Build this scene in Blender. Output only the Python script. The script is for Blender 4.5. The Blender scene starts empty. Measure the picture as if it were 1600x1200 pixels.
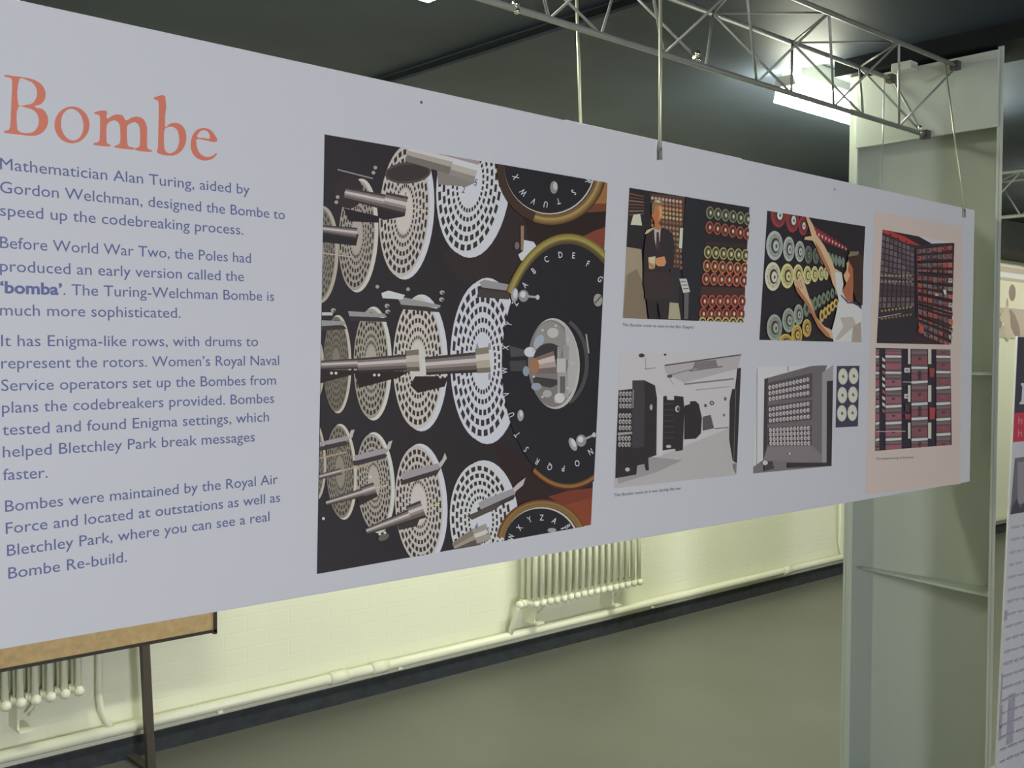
import bpy, bmesh, math, random
from mathutils import Vector, Matrix
from mathutils.geometry import tessellate_polygon

SC = bpy.context.scene
COL = SC.collection
random.seed(7)

# ------------------------------------------------------------------ camera
FPX, YAW, PITCH, ROLL = 1643.0, math.radians(47.57), math.radians(-1.6), math.radians(0.346)
EYE = Vector((0, 0, 1.74))
_f = Vector((math.cos(YAW) * math.cos(PITCH), math.sin(YAW) * math.cos(PITCH), math.sin(PITCH)))
_r = Vector((math.sin(YAW), -math.cos(YAW), 0))
_u = _r.cross(_f)
RT = _r * math.cos(ROLL) + _u * math.sin(ROLL)
UP = _u * math.cos(ROLL) - _r * math.sin(ROLL)
cam_d = bpy.data.cameras.new('camera')
cam = bpy.data.objects.new('camera', cam_d)
COL.objects.link(cam)
cam_d.sensor_width = 36.0
cam_d.lens = FPX / 1600 * 36.0
cam_d.clip_start = 0.05
m = Matrix((RT, UP, -_f)).transposed().to_4x4()
m.translation = EYE
cam.matrix_world = m
SC.camera = cam

# ------------------------------------------------------------------ world, daylight, exposure
SC.view_settings.view_transform = 'Standard'
SC.view_settings.look = 'None'
SC.view_settings.gamma = 1.0
SC.view_settings.exposure = 0.0
SC.view_settings.use_curve_mapping = False
W = bpy.data.worlds.new('world')
SC.world = W
W.use_nodes = True
W.node_tree.nodes['Background'].inputs[0].default_value = (0.62, 0.72, 1.0, 1)
W.node_tree.nodes['Background'].inputs[1].default_value = 0.3
DAY = bpy.data.lights.new('daylight', 'AREA')
DAY.shape = 'RECTANGLE'
DAY.size, DAY.size_y = 0.9, 1.5
DAY.energy = 300
DAY.color = (0.86, 0.88, 1.0)
day = bpy.data.objects.new('daylight', DAY)
COL.objects.link(day)
day.location = (0.0, -6.05, 1.65)
day.rotation_euler = (math.radians(90), 0, 0)      # points to +Y, in through the window
TUBE_STRENGTH = 104.0
CEIL = 2.96
WALL_Y = 4.4


def ray(px, py):
    return _f + RT * ((px - 800) / FPX) + UP * ((600 - py) / FPX)


def on(ax, px, py, v):
    d = ray(px, py)
    return EYE + d * ((v - EYE[ax]) / d[ax])


# ------------------------------------------------------------------ materials
def lin(c):
    c = c / 255.0
    return c / 12.92 if c <= 0.04045 else ((c + 0.055) / 1.055) ** 2.4


MATS = {}


def mat(name, rgb, rough=0.5, metal=0.0, bump=None, noise=0.0, nscale=6.0, spec=0.5):
    if name in MATS:
        return MATS[name]
    M = bpy.data.materials.new(name)
    M.use_nodes = True
    nt = M.node_tree
    b = nt.nodes['Principled BSDF']
    b.inputs['Base Color'].default_value = (*rgb, 1)
    b.inputs['Roughness'].default_value = rough
    b.inputs['Metallic'].default_value = metal
    b.inputs['Specular IOR Level'].default_value = spec
    if noise or bump:
        tc = nt.nodes.new('ShaderNodeTexCoord')
    if noise:
        n = nt.nodes.new('ShaderNodeTexNoise')
        n.inputs['Scale'].default_value = nscale
        n.inputs['Detail'].default_value = 6
        nt.links.new(tc.outputs['Object'], n.inputs['Vector'])
        r = nt.nodes.new('ShaderNodeValToRGB')
        r.color_ramp.elements[0].position = 0.3
        r.color_ramp.elements[1].position = 0.7
        r.color_ramp.elements[0].color = (*[c * (1 - noise) for c in rgb], 1)
        r.color_ramp.elements[1].color = (*[min(1, c * (1 + noise)) for c in rgb], 1)
        nt.links.new(n.outputs['Fac'], r.inputs['Fac'])
        nt.links.new(r.outputs['Color'], b.inputs['Base Color'])
    if bump:
        scale, strength = bump
        n2 = nt.nodes.new('ShaderNodeTexNoise')
        n2.inputs['Scale'].default_value = scale
        n2.inputs['Detail'].default_value = 4
        nt.links.new(tc.outputs['Object'], n2.inputs['Vector'])
        bp = nt.nodes.new('ShaderNodeBump')
        bp.inputs['Strength'].default_value = strength
        bp.inputs['Distance'].default_value = 0.01
        nt.links.new(n2.outputs['Fac'], bp.inputs['Height'])
        nt.links.new(bp.outputs['Normal'], b.inputs['Normal'])
    MATS[name] = M
    return M


def brick_mat():
    M = mat('painted_brick', (0.86, 0.86, 0.68), 0.5)
    nt = M.node_tree
    b = nt.nodes['Principled BSDF']
    tc = nt.nodes.new('ShaderNodeTexCoord')
    sep = nt.nodes.new('ShaderNodeSeparateXYZ')
    cmb = nt.nodes.new('ShaderNodeCombineXYZ')
    nt.links.new(tc.outputs['Object'], sep.inputs[0])
    nt.links.new(sep.outputs['X'], cmb.inputs['X'])
    nt.links.new(sep.outputs['Z'], cmb.inputs['Y'])
    br = nt.nodes.new('ShaderNodeTexBrick')
    br.inputs['Scale'].default_value = 1.0
    br.inputs['Brick Width'].default_value = 0.225
    br.inputs['Row Height'].default_value = 0.075
    br.inputs['Mortar Size'].default_value = 0.006
    br.inputs['Mortar Smooth'].default_value = 0.8
    br.inputs['Color1'].default_value = (1, 1, 1, 1)
    br.inputs['Color2'].default_value = (0.9, 0.9, 0.9, 1)
    br.inputs['Mortar'].default_value = (0.45, 0.45, 0.45, 1)
    nt.links.new(cmb.outputs[0], br.inputs['Vector'])
    nz = nt.nodes.new('ShaderNodeTexNoise')
    nz.inputs['Scale'].default_value = 14
    nz.inputs['Detail'].default_value = 5
    nt.links.new(tc.outputs['Object'], nz.inputs['Vector'])
    mx = nt.nodes.new('ShaderNodeMath')
    mx.operation = 'MULTIPLY_ADD'
    mx.inputs[1].default_value = 0.6
    nt.links.new(nz.outputs['Fac'], mx.inputs[0])
    nt.links.new(br.outputs['Color'], mx.inputs[2])
    bp = nt.nodes.new('ShaderNodeBump')
    bp.inputs['Strength'].default_value = 0.13
    bp.inputs['Distance'].default_value = 0.008
    nt.links.new(mx.outputs[0], bp.inputs['Height'])
    nt.links.new(bp.outputs['Normal'], b.inputs['Normal'])
    return M


def emit(name, rgb, strength):
    M = bpy.data.materials.new(name)
    M.use_nodes = True
    b = M.node_tree.nodes['Principled BSDF']
    b.inputs['Base Color'].default_value = (0.9, 0.9, 0.9, 1)
    b.inputs['Emission Color'].default_value = (*rgb, 1)
    b.inputs['Emission Strength'].default_value = strength
    return M


BRICK = brick_mat()
FLOOR = mat('grey_floor_paint', (0.138, 0.139, 0.118), 0.42, noise=0.07, nscale=1.6, bump=(25, 0.04))
DARKCEIL = mat('dark_ceiling_paint', (0.038, 0.048, 0.064), 0.65, noise=0.12, nscale=2.0, spec=0.10)
BEAM = mat('beam_paint', (0.012, 0.014, 0.015), 0.6, noise=0.15, nscale=9.0, spec=0.1)
SKIRT = mat('black_skirting_paint', (0.030, 0.034, 0.042), 0.5, noise=0.3, nscale=20.0)
CREAM = mat('cream_gloss', (0.86, 0.86, 0.68), 0.3)
COLUMN = mat('pale_green_paint', (0.52, 0.565, 0.495), 0.42, noise=0.02, nscale=3.0)
STEEL = mat('grey_painted_steel', (0.30, 0.31, 0.28), 0.45, 0.2)
ROD = mat('zinc_rod', (0.55, 0.56, 0.40), 0.35, 0.5)
CHROME = mat('chrome', (0.8, 0.78, 0.65), 0.12, 1.0)
BOARDWHITE = mat('white_foam_board', (0.80, 0.80, 0.80), 0.5)
WHITE = mat('white_enamel', (0.75, 0.76, 0.70), 0.4)
CORK = mat('tan_hessian', (0.46, 0.32, 0.165), 0.9, noise=0.12, nscale=40.0, bump=(300, 0.2))
DARKWOOD = mat('dark_frame', (0.035, 0.030, 0.026), 0.5)
BROWNSTEEL = mat('brown_steel', (0.075, 0.062, 0.050), 0.5)
BLACK = mat('black_rubber', (0.02, 0.02, 0.02), 0.5)
TUBE = emit('fluorescent_diffuser', (0.97, 1.0, 0.80), TUBE_STRENGTH)
TUBE_DIM = emit('dimmed_fluorescent_diffuser', (0.97, 1.0, 0.82), TUBE_STRENGTH * 0.42)  # same diffuser turned down to balance light on column and ceiling, not age

# printed inks: colours as they look next to white paper on the panel
PAPER = tuple(lin(c) for c in (179, 180, 192))


def ink(c):
    g = 0.3 * c[0] + 0.59 * c[1] + 0.11 * c[2]
    q = tuple(int(round((g + (v - g) * 0.84) / 2.0) * 2) for v in c)
    n = 'ink_%02x%02x%02x' % tuple(max(0, min(255, v)) for v in q)
    return mat(n, tuple(min(0.9, lin(q[i]) / PAPER[i] * 0.8) for i in range(3)), 0.5)


# ------------------------------------------------------------------ mesh helpers
class MB:
    def __init__(self):
        self.bm = bmesh.new()

    def box(self, a, b, bevel=0.0):
        a, b = Vector(a), Vector(b)
        c, s = (a + b) / 2, b - a
        g = bmesh.ops.create_cube(self.bm, size=1.0, matrix=Matrix.Translation(c) @ Matrix.Diagonal((abs(s.x), abs(s.y), abs(s.z), 1)))
        if bevel:
            es = list({e for v in g['verts'] for e in v.link_edges})
            bmesh.ops.bevel(self.bm, geom=es, offset=bevel, segments=2, affect='EDGES', profile=0.5)
        return self

    def prism(self, pts, off):
        off = Vector(off)
        v1 = [self.bm.verts.new(p) for p in pts]
        v2 = [self.bm.verts.new(Vector(p) + off) for p in pts]
        n = len(pts)
        self.bm.faces.new(v1)
        self.bm.faces.new(v2[::-1])
        for i in range(n):
            self.bm.faces.new((v1[i], v1[(i + 1) % n], v2[(i + 1) % n], v2[i])[::-1])
        return self

    def tube(self, pts, r, seg=10, cap=True):
        pts = [Vector(p) for p in pts]
        rings = []
        ref = None
        for i, p in enumerate(pts):
            t = (pts[min(i + 1, len(pts) - 1)] - pts[max(i - 1, 0)]).normalized()
            if ref is None or abs(ref.dot(t)) > 0.98:
                ref = Vector((0, 0, 1)) if abs(t.z) < 0.9 else Vector((1, 0, 0))
            x = t.cross(ref).normalized()
            y = t.cross(x)
            ref = -y if False else ref
            rr = r[i] if isinstance(r, (list, tuple)) else r
            rings.append([self.bm.verts.new(p + x * rr * math.cos(k * 2 * math.pi / seg) + y * rr * math.sin(k * 2 * math.pi / seg)) for k in range(seg)])
        for A, B in zip(rings, rings[1:]):
            for k in range(seg):
                f = self.bm.faces.new((A[k], A[(k + 1) % seg], B[(k + 1) % seg], B[k]))
                f.smooth = True
        if cap:
            self.bm.faces.new(rings[0][::-1])
            self.bm.faces.new(rings[-1])
        return self

    def ball(self, c, r, sx=1, sy=1, sz=1):
        g = bmesh.ops.create_uvsphere(self.bm, u_segments=12, v_segments=8, radius=r, matrix=Matrix.Translation(c) @ Matrix.Diagonal((sx, sy, sz, 1)))
        for v in g['verts']:
            for f in v.link_faces:
                f.smooth = True
        return self

    def build(self, name, material, parent=None, **props):
        bmesh.ops.recalc_face_normals(self.bm, faces=self.bm.faces)
        me = bpy.data.meshes.new(name)
        self.bm.to_mesh(me)
        self.bm.free()
        me.materials.append(material)
        o = bpy.data.objects.new(name, me)
        COL.objects.link(o)
        if parent:
            o.parent = parent
            o.matrix_parent_inverse = parent.matrix_world.inverted()
        for k, v in props.items():
            o[k] = v
        return o


def empty(name, loc, label, cat, group=None):
    o = bpy.data.objects.new(name, None)
    COL.objects.link(o)
    o.empty_display_size = 0.1
    o.location = loc
    o.matrix_world = Matrix.Translation(loc)
    o['label'] = label
    o['category'] = cat
    if group:
        o['group'] = group
    return o


def tag(o, label, cat, group=None):
    o['label'] = label
    o['category'] = cat
    if group:
        o['group'] = group
    return o


# ------------------------------------------------------------------ the room
X0, X1, Y0 = -3.0, 14.0, -6.2
S = dict(kind='structure')
MB().box((X0, Y0, -0.1), (X1, WALL_Y + .2, 0)).build('floor', FLOOR, **S)
MB().box((X0, Y0, CEIL), (X1, WALL_Y + .2, CEIL + .12)).build('ceiling', DARKCEIL, **S)
MB().box((X0, WALL_Y, 0), (X1, WALL_Y + .2, CEIL)).build('wall_back', BRICK, **S)
MB().box((X0 - .2, Y0, 0), (X0, WALL_Y + .2, CEIL)).build('wall_left', BRICK, **S)
MB().box((X1, Y0, 0), (X1 + .2, WALL_Y + .2, CEIL)).build('wall_right', BRICK, **S)
wf = MB()
wf.box((X0, Y0 - .2, 0), (-0.6, Y0, CEIL)).box((0.6, Y0 - .2, 0), (X1, Y0, CEIL))
wf.box((-0.6, Y0 - .2, 0), (0.6, Y0, 0.8)).box((-0.6, Y0 - .2, 2.5), (0.6, Y0, CEIL))
wf.build('wall_front', BRICK, **S)
wn = MB()
for a, b in (((-0.6, 0.8), (-0.54, 2.5)), ((0.54, 0.8), (0.6, 2.5)), ((-0.54, 0.8), (0.54, 0.86)), ((-0.54, 2.44), (0.54, 2.5)), ((-0.02, 0.86), (0.02, 2.44))):
    wn.box((a[0], Y0 - .12, a[1]), (b[0], Y0 - .06, b[1]))
wn.build('window_1', WHITE, **S)
MB().box((X0, WALL_Y - .012, 0), (X1, WALL_Y, 0.090)).build('baseboard_back', SKIRT, **S)
# shallow downstand of the ceiling between the two lamps, and the beam on the column
MB().box((2.72, Y0, CEIL - .042), (3.80, WALL_Y, CEIL)).build('trim_1', DARKCEIL, **S)
MB().box((3.80, Y0, 2.855), (4.08, 2.26, CEIL)).build('trim_2', BEAM, **S)
MB().box((2.708, Y0, CEIL - .03), (2.72, WALL_Y, CEIL - .012)).build('trim_3', BEAM, **S)
zs = on(1, 1580, 411, WALL_Y).z
MB().box((6.6, WALL_Y - .45, zs + .02), (X1, WALL_Y, CEIL)).build('trim_4', BEAM, **S)

# ------------------------------------------------------------------ steel column
XF = 3.85
yR, yL = on(0, 1541, 900, XF).y, on(0, 1318, 850, XF).y
colroot = empty('steel_column', (XF + .06, (yR + yL) / 2, 0), 'pale green steel column behind the far end of the hanging panel', 'column')
ZT = 2.855
DEP = 0.16
yF, yB = on(0, 1554, 900, XF).y, on(0, 1552, 900, XF + DEP).y
yLB = yL + .078
# pressed channel: both flanges splay slightly towards the wall
MB().prism([(XF, yF, 0), (XF, yF + .012, 0), (XF + DEP, yB + .012, 0), (XF + DEP, yB, 0)], (0, 0, ZT)).build('flange', COLUMN, colroot)
MB().prism([(XF, yL - .012, 0), (XF, yL, 0), (XF + DEP, yLB, 0), (XF + DEP, yLB - .012, 0)], (0, 0, ZT)).build('flange', COLUMN, colroot)
MB().box((XF + DEP - .012, yB + .010, 0), (XF + DEP, yLB - .010, ZT)).build('web', COLUMN, colroot)
MB().box((XF, yF + .011, 0), (XF + .008, yF + .022, ZT)).build('lip', COLUMN, colroot)
MB().box((XF, yL - .034, 0), (XF + .008, yL - .011, ZT)).build('lip', COLUMN, colroot)
zpb = on(0, 1343, 230.6, XF).z
zpb2 = on(0, 1554, 200.4, XF).z
MB().box((XF - .012, yF + .016, (zpb + zpb2) / 2), (XF, yL - .032, ZT - .012), .002).build('cover_plate', COLUMN, colroot)
for (pl, pr, nm) in (((1340, 899), (1541, 930), 's'), ((1490, 580), (1541, 582), 't')):
    z = on(0, *pr, XF).z
    y2 = yL - .012 if nm == 's' else 1.86
    # gusset shelf tapering to nothing at its far end
    q = [(XF + .012, yF + .018, z), (XF + DEP - .012, yB + .014, z), (XF + DEP - .012, y2, z), (XF + DEP - .03 if nm == 's' else XF + .03, y2, z)]
    MB().prism(q, (0, 0, -.010)).build('stiffener', COLUMN, colroot)
jb = on(0, 1418, 95, XF - .03)
MB().box((XF - .07, 1.93, 2.825), (XF - .012, 2.01, 2.855), .004).build('junction_box', WHITE, colroot, label='small white box at the top of the cover plate')

# ------------------------------------------------------------------ the printed panel
PY = 1.67
PT = 0.010


def board(px, py, off=0.0):
    p = on(1, px, py, PY)
    return Vector((p.x, PY - off, p.z))


XL, XR = -0.25, on(1, 1519, 540, PY).x
ZB, ZTOP = 1.294, 2.265
panel = empty('exhibition_panel', (1.8, PY, ZB), 'long white printed display panel about the Bombe hanging across the room', 'display panel')
pb = MB()
pb.box((XL, PY, ZB), (XR, PY + PT, ZTOP), .0008)
pb.build('board', BOARDWHITE, panel)


def ellipse(cx, cy, a, b, n=48, shear=0.0, t0=0.0, t1=2 * math.pi, rot=0.0):
    out = []
    full = abs(t1 - t0 - 2 * math.pi) < 1e-6
    k = n if full else n + 1
    cr, sr = math.cos(rot), math.sin(rot)
    for i in range(k):
        t = t0 + (t1 - t0) * i / n
        x, y = a * math.cos(t), b * math.sin(t)
        x, y = x * cr - y * sr, x * sr + y * cr
        out.append((cx + x + shear * y, cy + y))
    return out


def clip_poly(poly, quad):
    area = sum(quad[i][0] * quad[(i + 1) % len(quad)][1] - quad[(i + 1) % len(quad)][0] * quad[i][1] for i in range(len(quad)))
    sgn = 1 if area > 0 else -1
    out = list(poly)
    for i in range(len(quad)):
        ax, ay = quad[i]
        bx, by = quad[(i + 1) % len(quad)]
        inp, out = out, []
        if not inp:
            return []
        d = [sgn * ((bx - ax) * (p[1] - ay) - (by - ay) * (p[0] - ax)) for p in inp]
        for j in range(len(inp)):
            k = (j + 1) % len(inp)
            if d[j] >= 0:
                out.append(inp[j])
            if (d[j] >= 0) != (d[k] >= 0):
                t = d[j] / (d[j] - d[k])
                out.append((inp[j][0] + (inp[k][0] - inp[j][0]) * t, inp[j][1] + (inp[k][1] - inp[j][1]) * t))
    return out


_glyphs = {}


def text_tris(s, bold=0.0):
    """triangles of a word in the built-in font, size 1"""
    key = (s, bold)
    if key in _glyphs:
        return _glyphs[key]
    cu = bpy.data.curves.new('t', 'FONT')
    cu.body = s
    cu.size = 1.0
    cu.offset = bold
    cu.resolution_u = 3
    ob = bpy.data.objects.new('t', cu)
    COL.objects.link(ob)
    dg = bpy.context.evaluated_depsgraph_get()
    ev = ob.evaluated_get(dg)
    me = ev.to_mesh()
    me.calc_loop_triangles()
    vs = [(v.co.x, v.co.y) for v in me.vertices]
    tr = [tuple(vs[i] for i in t.vertices) for t in me.loop_triangles]
    ev.to_mesh_clear()
    bpy.data.objects.remove(ob)
    bpy.data.curves.remove(cu)
    xs = [p[0] for t in tr for p in t] or [0, 1]
    _glyphs[key] = (tr, min(xs), max(xs))
    return _glyphs[key]


class Print:
    """flat print on the panel: stacked ink shapes, clipped to the picture's outline"""

    def __init__(self, quad=None, base=0.0004, place=None):
        self.bm = bmesh.new()
        self.mats, self.idx = [], {}
        self.quad = quad
        self.off = base
        self.step = 1.6e-5
        self.place = place or board

    def _mi(self, c):
        M = ink(c)
        if M.name not in self.idx:
            self.idx[M.name] = len(self.mats)
            self.mats.append(M)
        return self.idx[M.name]

    def layer(self):
        self.off += self.step

    def poly(self, pts, c, layer=True, clip=True):
        if layer:
            self.layer()
        if self.quad and clip:
            pts = clip_poly(pts, self.quad)
        cl = []
        for p in pts:
            if not cl or abs(p[0] - cl[-1][0]) + abs(p[1] - cl[-1][1]) > 1e-4:
                cl.append(p)
        if len(cl) > 1 and abs(cl[0][0] - cl[-1][0]) + abs(cl[0][1] - cl[-1][1]) < 1e-4:
            cl.pop()
        if len(cl) < 3:
            return
        vs = [self.bm.verts.new(self.place(x, y, self.off)) for x, y in cl]
        mi = self._mi(c)
        if len(cl) <= 4:
            fs = [list(range(len(cl)))]
        else:
            fs = tessellate_polygon([[Vector((x, y, 0)) for x, y in cl]])
        for f in fs:
            try:
                fc = self.bm.faces.new([vs[i] for i in f])
                fc.material_index = mi
            except ValueError:
                pass

    def loops(self, loops, c):
        self.layer()
        flat = [p for l in loops for p in l]
        vs = [self.bm.verts.new(self.place(x, y, self.off)) for x, y in flat]
        for f in tessellate_polygon([[Vector((x, y, 0)) for x, y in l] for l in loops]):
            try:
                fc = self.bm.faces.new([vs[i] for i in f])
                fc.material_index = self._mi(c)
            except ValueError:
                pass

    def ell(self, cx, cy, a, b, c, n=40, shear=0.0, **k):
        self.poly(ellipse(cx, cy, a, b, n, shear, **k), c)

    def ring(self, cx, cy, a, b, a2, b2, c, t0=0, t1=2 * math.pi, n=40, shear=0.0, dx=0.0, dy=0.0):
        self.layer()
        A, B = ellipse(cx, cy, a, b, n, shear, t0, t1 - 1e-5), ellipse(cx + dx, cy + dy, a2, b2, n, shear, t0, t1 - 1e-5)
        for i in range(n):
            self.poly([A[i], A[i + 1], B[i + 1], B[i]], c, layer=False)

    def line(self, p, q, w, c):
        dx, dy = q[0] - p[0], q[1] - p[1]
        l = math.hypot(dx, dy)
        nx, ny = -dy / l * w / 2, dx / l * w / 2
        self.poly([(p[0] + nx, p[1] + ny), (q[0] + nx, q[1] + ny), (q[0] - nx, q[1] - ny), (p[0] - nx, p[1] - ny)], c)

    def shaft(self, p, q, h0, h1, bands=None):
        bands = bands or [(-1, -.72, (62, 55, 58)), (-.72, -.4, (118, 106, 108)), (-.4, -.02, (186, 176, 178)), (-.02, .3, (140, 126, 126)), (.3, .7, (98, 88, 86)), (.7, 1, (52, 46, 47))]
        dx, dy = q[0] - p[0], q[1] - p[1]
        l = math.hypot(dx, dy)
        nx, ny = -dy / l, dx / l
        self.layer()
        for a, b, c in bands:
            self.poly([(p[0] + nx * h0 * a, p[1] + ny * h0 * a), (q[0] + nx * h1 * a, q[1] + ny * h1 * a),
                       (q[0] + nx * h1 * b, q[1] + ny * h1 * b), (p[0] + nx * h0 * b, p[1] + ny * h0 * b)], c, layer=False)

    def glyph(self, s, cx, cy, h, w, ang, c, bold=0.02):
        tr, x0, x1 = text_tris(s, bold)
        ca, sa = math.cos(ang), math.sin(ang)
        self.layer()
        for t in tr:
            pts = []
            for x, y in t:
                u, v = (x - (x0 + x1) / 2) * w, (y - .36) * h
                pts.append((cx + u * ca + v * sa, cy + u * sa - v * ca))
            self.poly(pts, c, layer=False)

    def words(self, s, A, B, cap, c, bold=0.0):
        """a line of type between two panel points, cap height in metres"""
        tr, x0, x1 = text_tris(s, bold)
        d = (B - A)
        L = d.length
        d.normalize()
        n = Vector((-d.z, 0, d.x))
        sx, sy = L / (x1 - x0), cap / 0.73
        self.layer()
        mi = self._mi(c)
        for t in tr:
            vs = []
            for x, y in t:
                p = A + d * ((x - x0) * sx) + n * (y * sy)
                vs.append(self.bm.verts.new((p.x, p.y - self.off, p.z)))
            f = self.bm.faces.new(vs)
            f.material_index = mi

    def build(self, name, parent, **props):
        me = bpy.data.meshes.new(name)
        # all faces look towards the reader
        self.bm.normal_update()
        self.bm.to_mesh(me)
        self.bm.free()
        for M in self.mats:
            me.materials.append(M)
        o = bpy.data.objects.new(name, me)
        COL.objects.link(o)
        o.parent = parent
        o.matrix_parent_inverse = parent.matrix_world.inverted()
        for k, v in props.items():
            o[k] = v
        return o


def smooth(loop, n=4):
    out = []
    N = len(loop)
    for i in range(N):
        p0, p1, p2, p3 = loop[i - 1], loop[i], loop[(i + 1) % N], loop[(i + 2) % N]
        d = math.hypot(p2[0] - p1[0], p2[1] - p1[1])
        m1 = [(p2[k] - p0[k]) for k in (0, 1)]
        m2 = [(p3[k] - p1[k]) for k in (0, 1)]
        for mm in (m1, m2):
            l = math.hypot(*mm) or 1
            mm[0] *= d / l * .95
            mm[1] *= d / l * .95
        for j in range(n):
            t = j / n
            h = (2 * t ** 3 - 3 * t * t + 1, t ** 3 - 2 * t * t + t, -2 * t ** 3 + 3 * t * t, t ** 3 - t * t)
            out.append(tuple(h[0] * p1[k] + h[1] * m1[k] + h[2] * p2[k] + h[3] * m2[k] for k in (0, 1)))
    return out


# --- title in serif letters
def T(l):
    return [(x / 2.856, 80 + y / 2.856) for x, y in l]


ORANGE = (196, 102, 82)
ti = Print()
B_o = [(20, 106), (60, 111), (112, 118), (152, 128), (186, 150), (203, 184), (199, 216), (180, 238), (155, 247), (190, 259), (212, 290), (213, 325), (196, 357), (166, 375), (130, 378), (90, 373), (18, 364), (18, 357), (38, 351), (45, 335), (50, 235), (54, 138), (49, 121), (20, 113)]
B_1 = [(87, 124), (122, 130), (150, 146), (164, 175), (162, 205), (146, 231), (115, 240), (82, 239)]
B_2 = [(81, 250), (120, 253), (155, 268), (172, 300), (169, 335), (150, 359), (120, 366), (90, 361), (77, 347)]
ti.loops([T(smooth(B_o, 3)), T(smooth(B_1)), T(smooth(B_2))], ORANGE)
ti.loops([T(ellipse(321, 329, 78, 82, 40)), T(ellipse(322, 328, 50, 71, 40, rot=-.12))], ORANGE)
m_o = [(422, 272), (475, 267), (477, 300), (500, 288), (525, 282), (548, 288), (562, 309), (585, 297), (610, 292), (635, 300), (650, 320), (656, 350), (656, 425), (662, 437), (676, 442), (676, 450), (604, 442), (604, 434), (619, 428), (624, 416), (624, 350), (617, 327), (600, 317), (580, 323), (567, 336), (568, 410), (574, 425), (598, 431), (598, 439), (512, 430), (512, 422), (528, 417), (536, 405), (536, 345), (530, 321), (512, 309), (492, 314), (477, 329), (475, 400), (480, 413), (492, 418), (490, 426), (418, 418), (418, 411), (436, 406), (444, 395), (446, 302), (442, 285), (422, 280)]
ti.loops([T(smooth(m_o, 3))], ORANGE)
b_o = [(688, 206), (737, 202), (736, 337), (760, 323), (786, 320), (812, 332), (828, 360), (831, 395), (820, 430), (798, 455), (770, 466), (740, 465), (700, 452), (704, 435), (707, 335), (708, 237), (704, 221), (688, 214)]
b_1 = [(734, 350), (752, 338), (772, 338), (790, 352), (799, 385), (796, 420), (782, 445), (760, 455), (742, 450), (733, 432)]
ti.loops([T(smooth(b_o, 3)), T(smooth(b_1))], ORANGE)
e_o = [(967, 403), (956, 371), (936, 350), (910, 343), (885, 348), (862, 370), (851, 405), (853, 440), (868, 468), (892, 484), (920, 488), (948, 480), (968, 460), (964, 456), (945, 468), (922, 472), (898, 462), (882, 440), (876, 410), (878, 393), (920, 398)]
e_1 = [(880, 383), (884, 368), (898, 355), (914, 353), (930, 363), (936, 382), (934, 391), (906, 387)]
ti.loops([T(smooth(e_o, 3)), T(smooth(e_1))], ORANGE)
ti.build('title_lettering', panel, label='orange serif title lettering')

# --- body text
BLUE = (82, 92, 146)
tx = Print()
LINES = [
    ('Mathematician Alan Turing, aided by', 0, 264.5, 390, 304),
    ('Gordon Welchman, designed the Bombe to', 0, 301, 445, 343),
    ('speed up the codebreaking process.', 0, 337, 380, 367),
    ('Before World War Two, the Poles had', 0, 387.4, 392, 411),
    ('produced an early version called the', 0, 424, 381, 439.6),
    ('. The Turing-Welchman Bombe is', 99, 460.8, 428, 470.4),
    ('much more sophisticated.', 0, 493, 282, 496.7),
    ('It has Enigma-like rows, with drums to', 1.8, 541, 403, 541),
    ("represent the rotors. Women\u2019s Royal Naval", 2, 576, 436, 570.4),
    ('Service operators set up the Bombes from', 2, 611, 431, 601),
    ('plans the codebreakers provided. Bombes', 3, 645.6, 428, 629.4),
    ('tested and found Enigma settings, which', 3.7, 680.4, 420, 658.4),
    ('helped Bletchley Park break messages', 4.4, 715, 398, 689.6),
    ('faster.', 4.4, 750.5, 74.4, 746.4),
    ('Bombes were maintained by the Royal Air', 8, 800, 434, 755.6),
    ('Force and located at outstations as well as', 9, 834.4, 437.5, 784),
    ('Bletchley Park, where you can see a real', 11, 869, 421, 814),
    ('Bombe Re-build.', 13, 904.5, 198, 877.7)]
for s, xa, ya, xb, yb in LINES:
    tx.words(s, board(xa, ya), board(xb, yb), 0.0182, BLUE)
tx.words('\u2018bomba\u2019', board(0, 457.5), board(97, 460.7), 0.0182, BLUE, 0.028)
tx.build('body_lettering', panel, label='blue grey body lettering')

# --- large colour photograph of the drums
P1 = [(507, 210), (949, 286), (923, 820), (495, 897)]
ph = Print(P1)
BK = (44, 40, 44)
ph.poly(P1, BK)
ph.poly([(690, 400), (800, 300), (840, 400), (800, 450), (720, 440)], (52, 41, 44))
ph.poly([(770, 690), (900, 750), (960, 760), (930, 830), (800, 800)], (50, 36, 38))
# amber casings at the right
ph.poly([(900, 270), (960, 280), (955, 345), (900, 350), (860, 340)], (112, 62, 40))
ph.poly([(922, 270), (960, 280), (955, 318), (930, 318), (905, 335)], (150, 98, 50))
ph.poly([(820, 338), (950, 330), (950, 352), (915, 368), (826, 380)], (46, 34, 34))
ph.poly([(905, 372), (930, 360), (955, 352), (955, 440), (930, 400)], (128, 58, 44))
ph.poly([(836, 384), (860, 378), (850, 400), (830, 412)], (138, 82, 78))
ph.poly([(856, 776), (890, 766), (930, 762), (925, 830), (900, 830), (880, 790)], (120, 52, 40))
ph.poly([(880, 790), (935, 775), (925, 830), (905, 830)], (136, 60, 40))
HO = (52, 46, 50)


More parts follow.
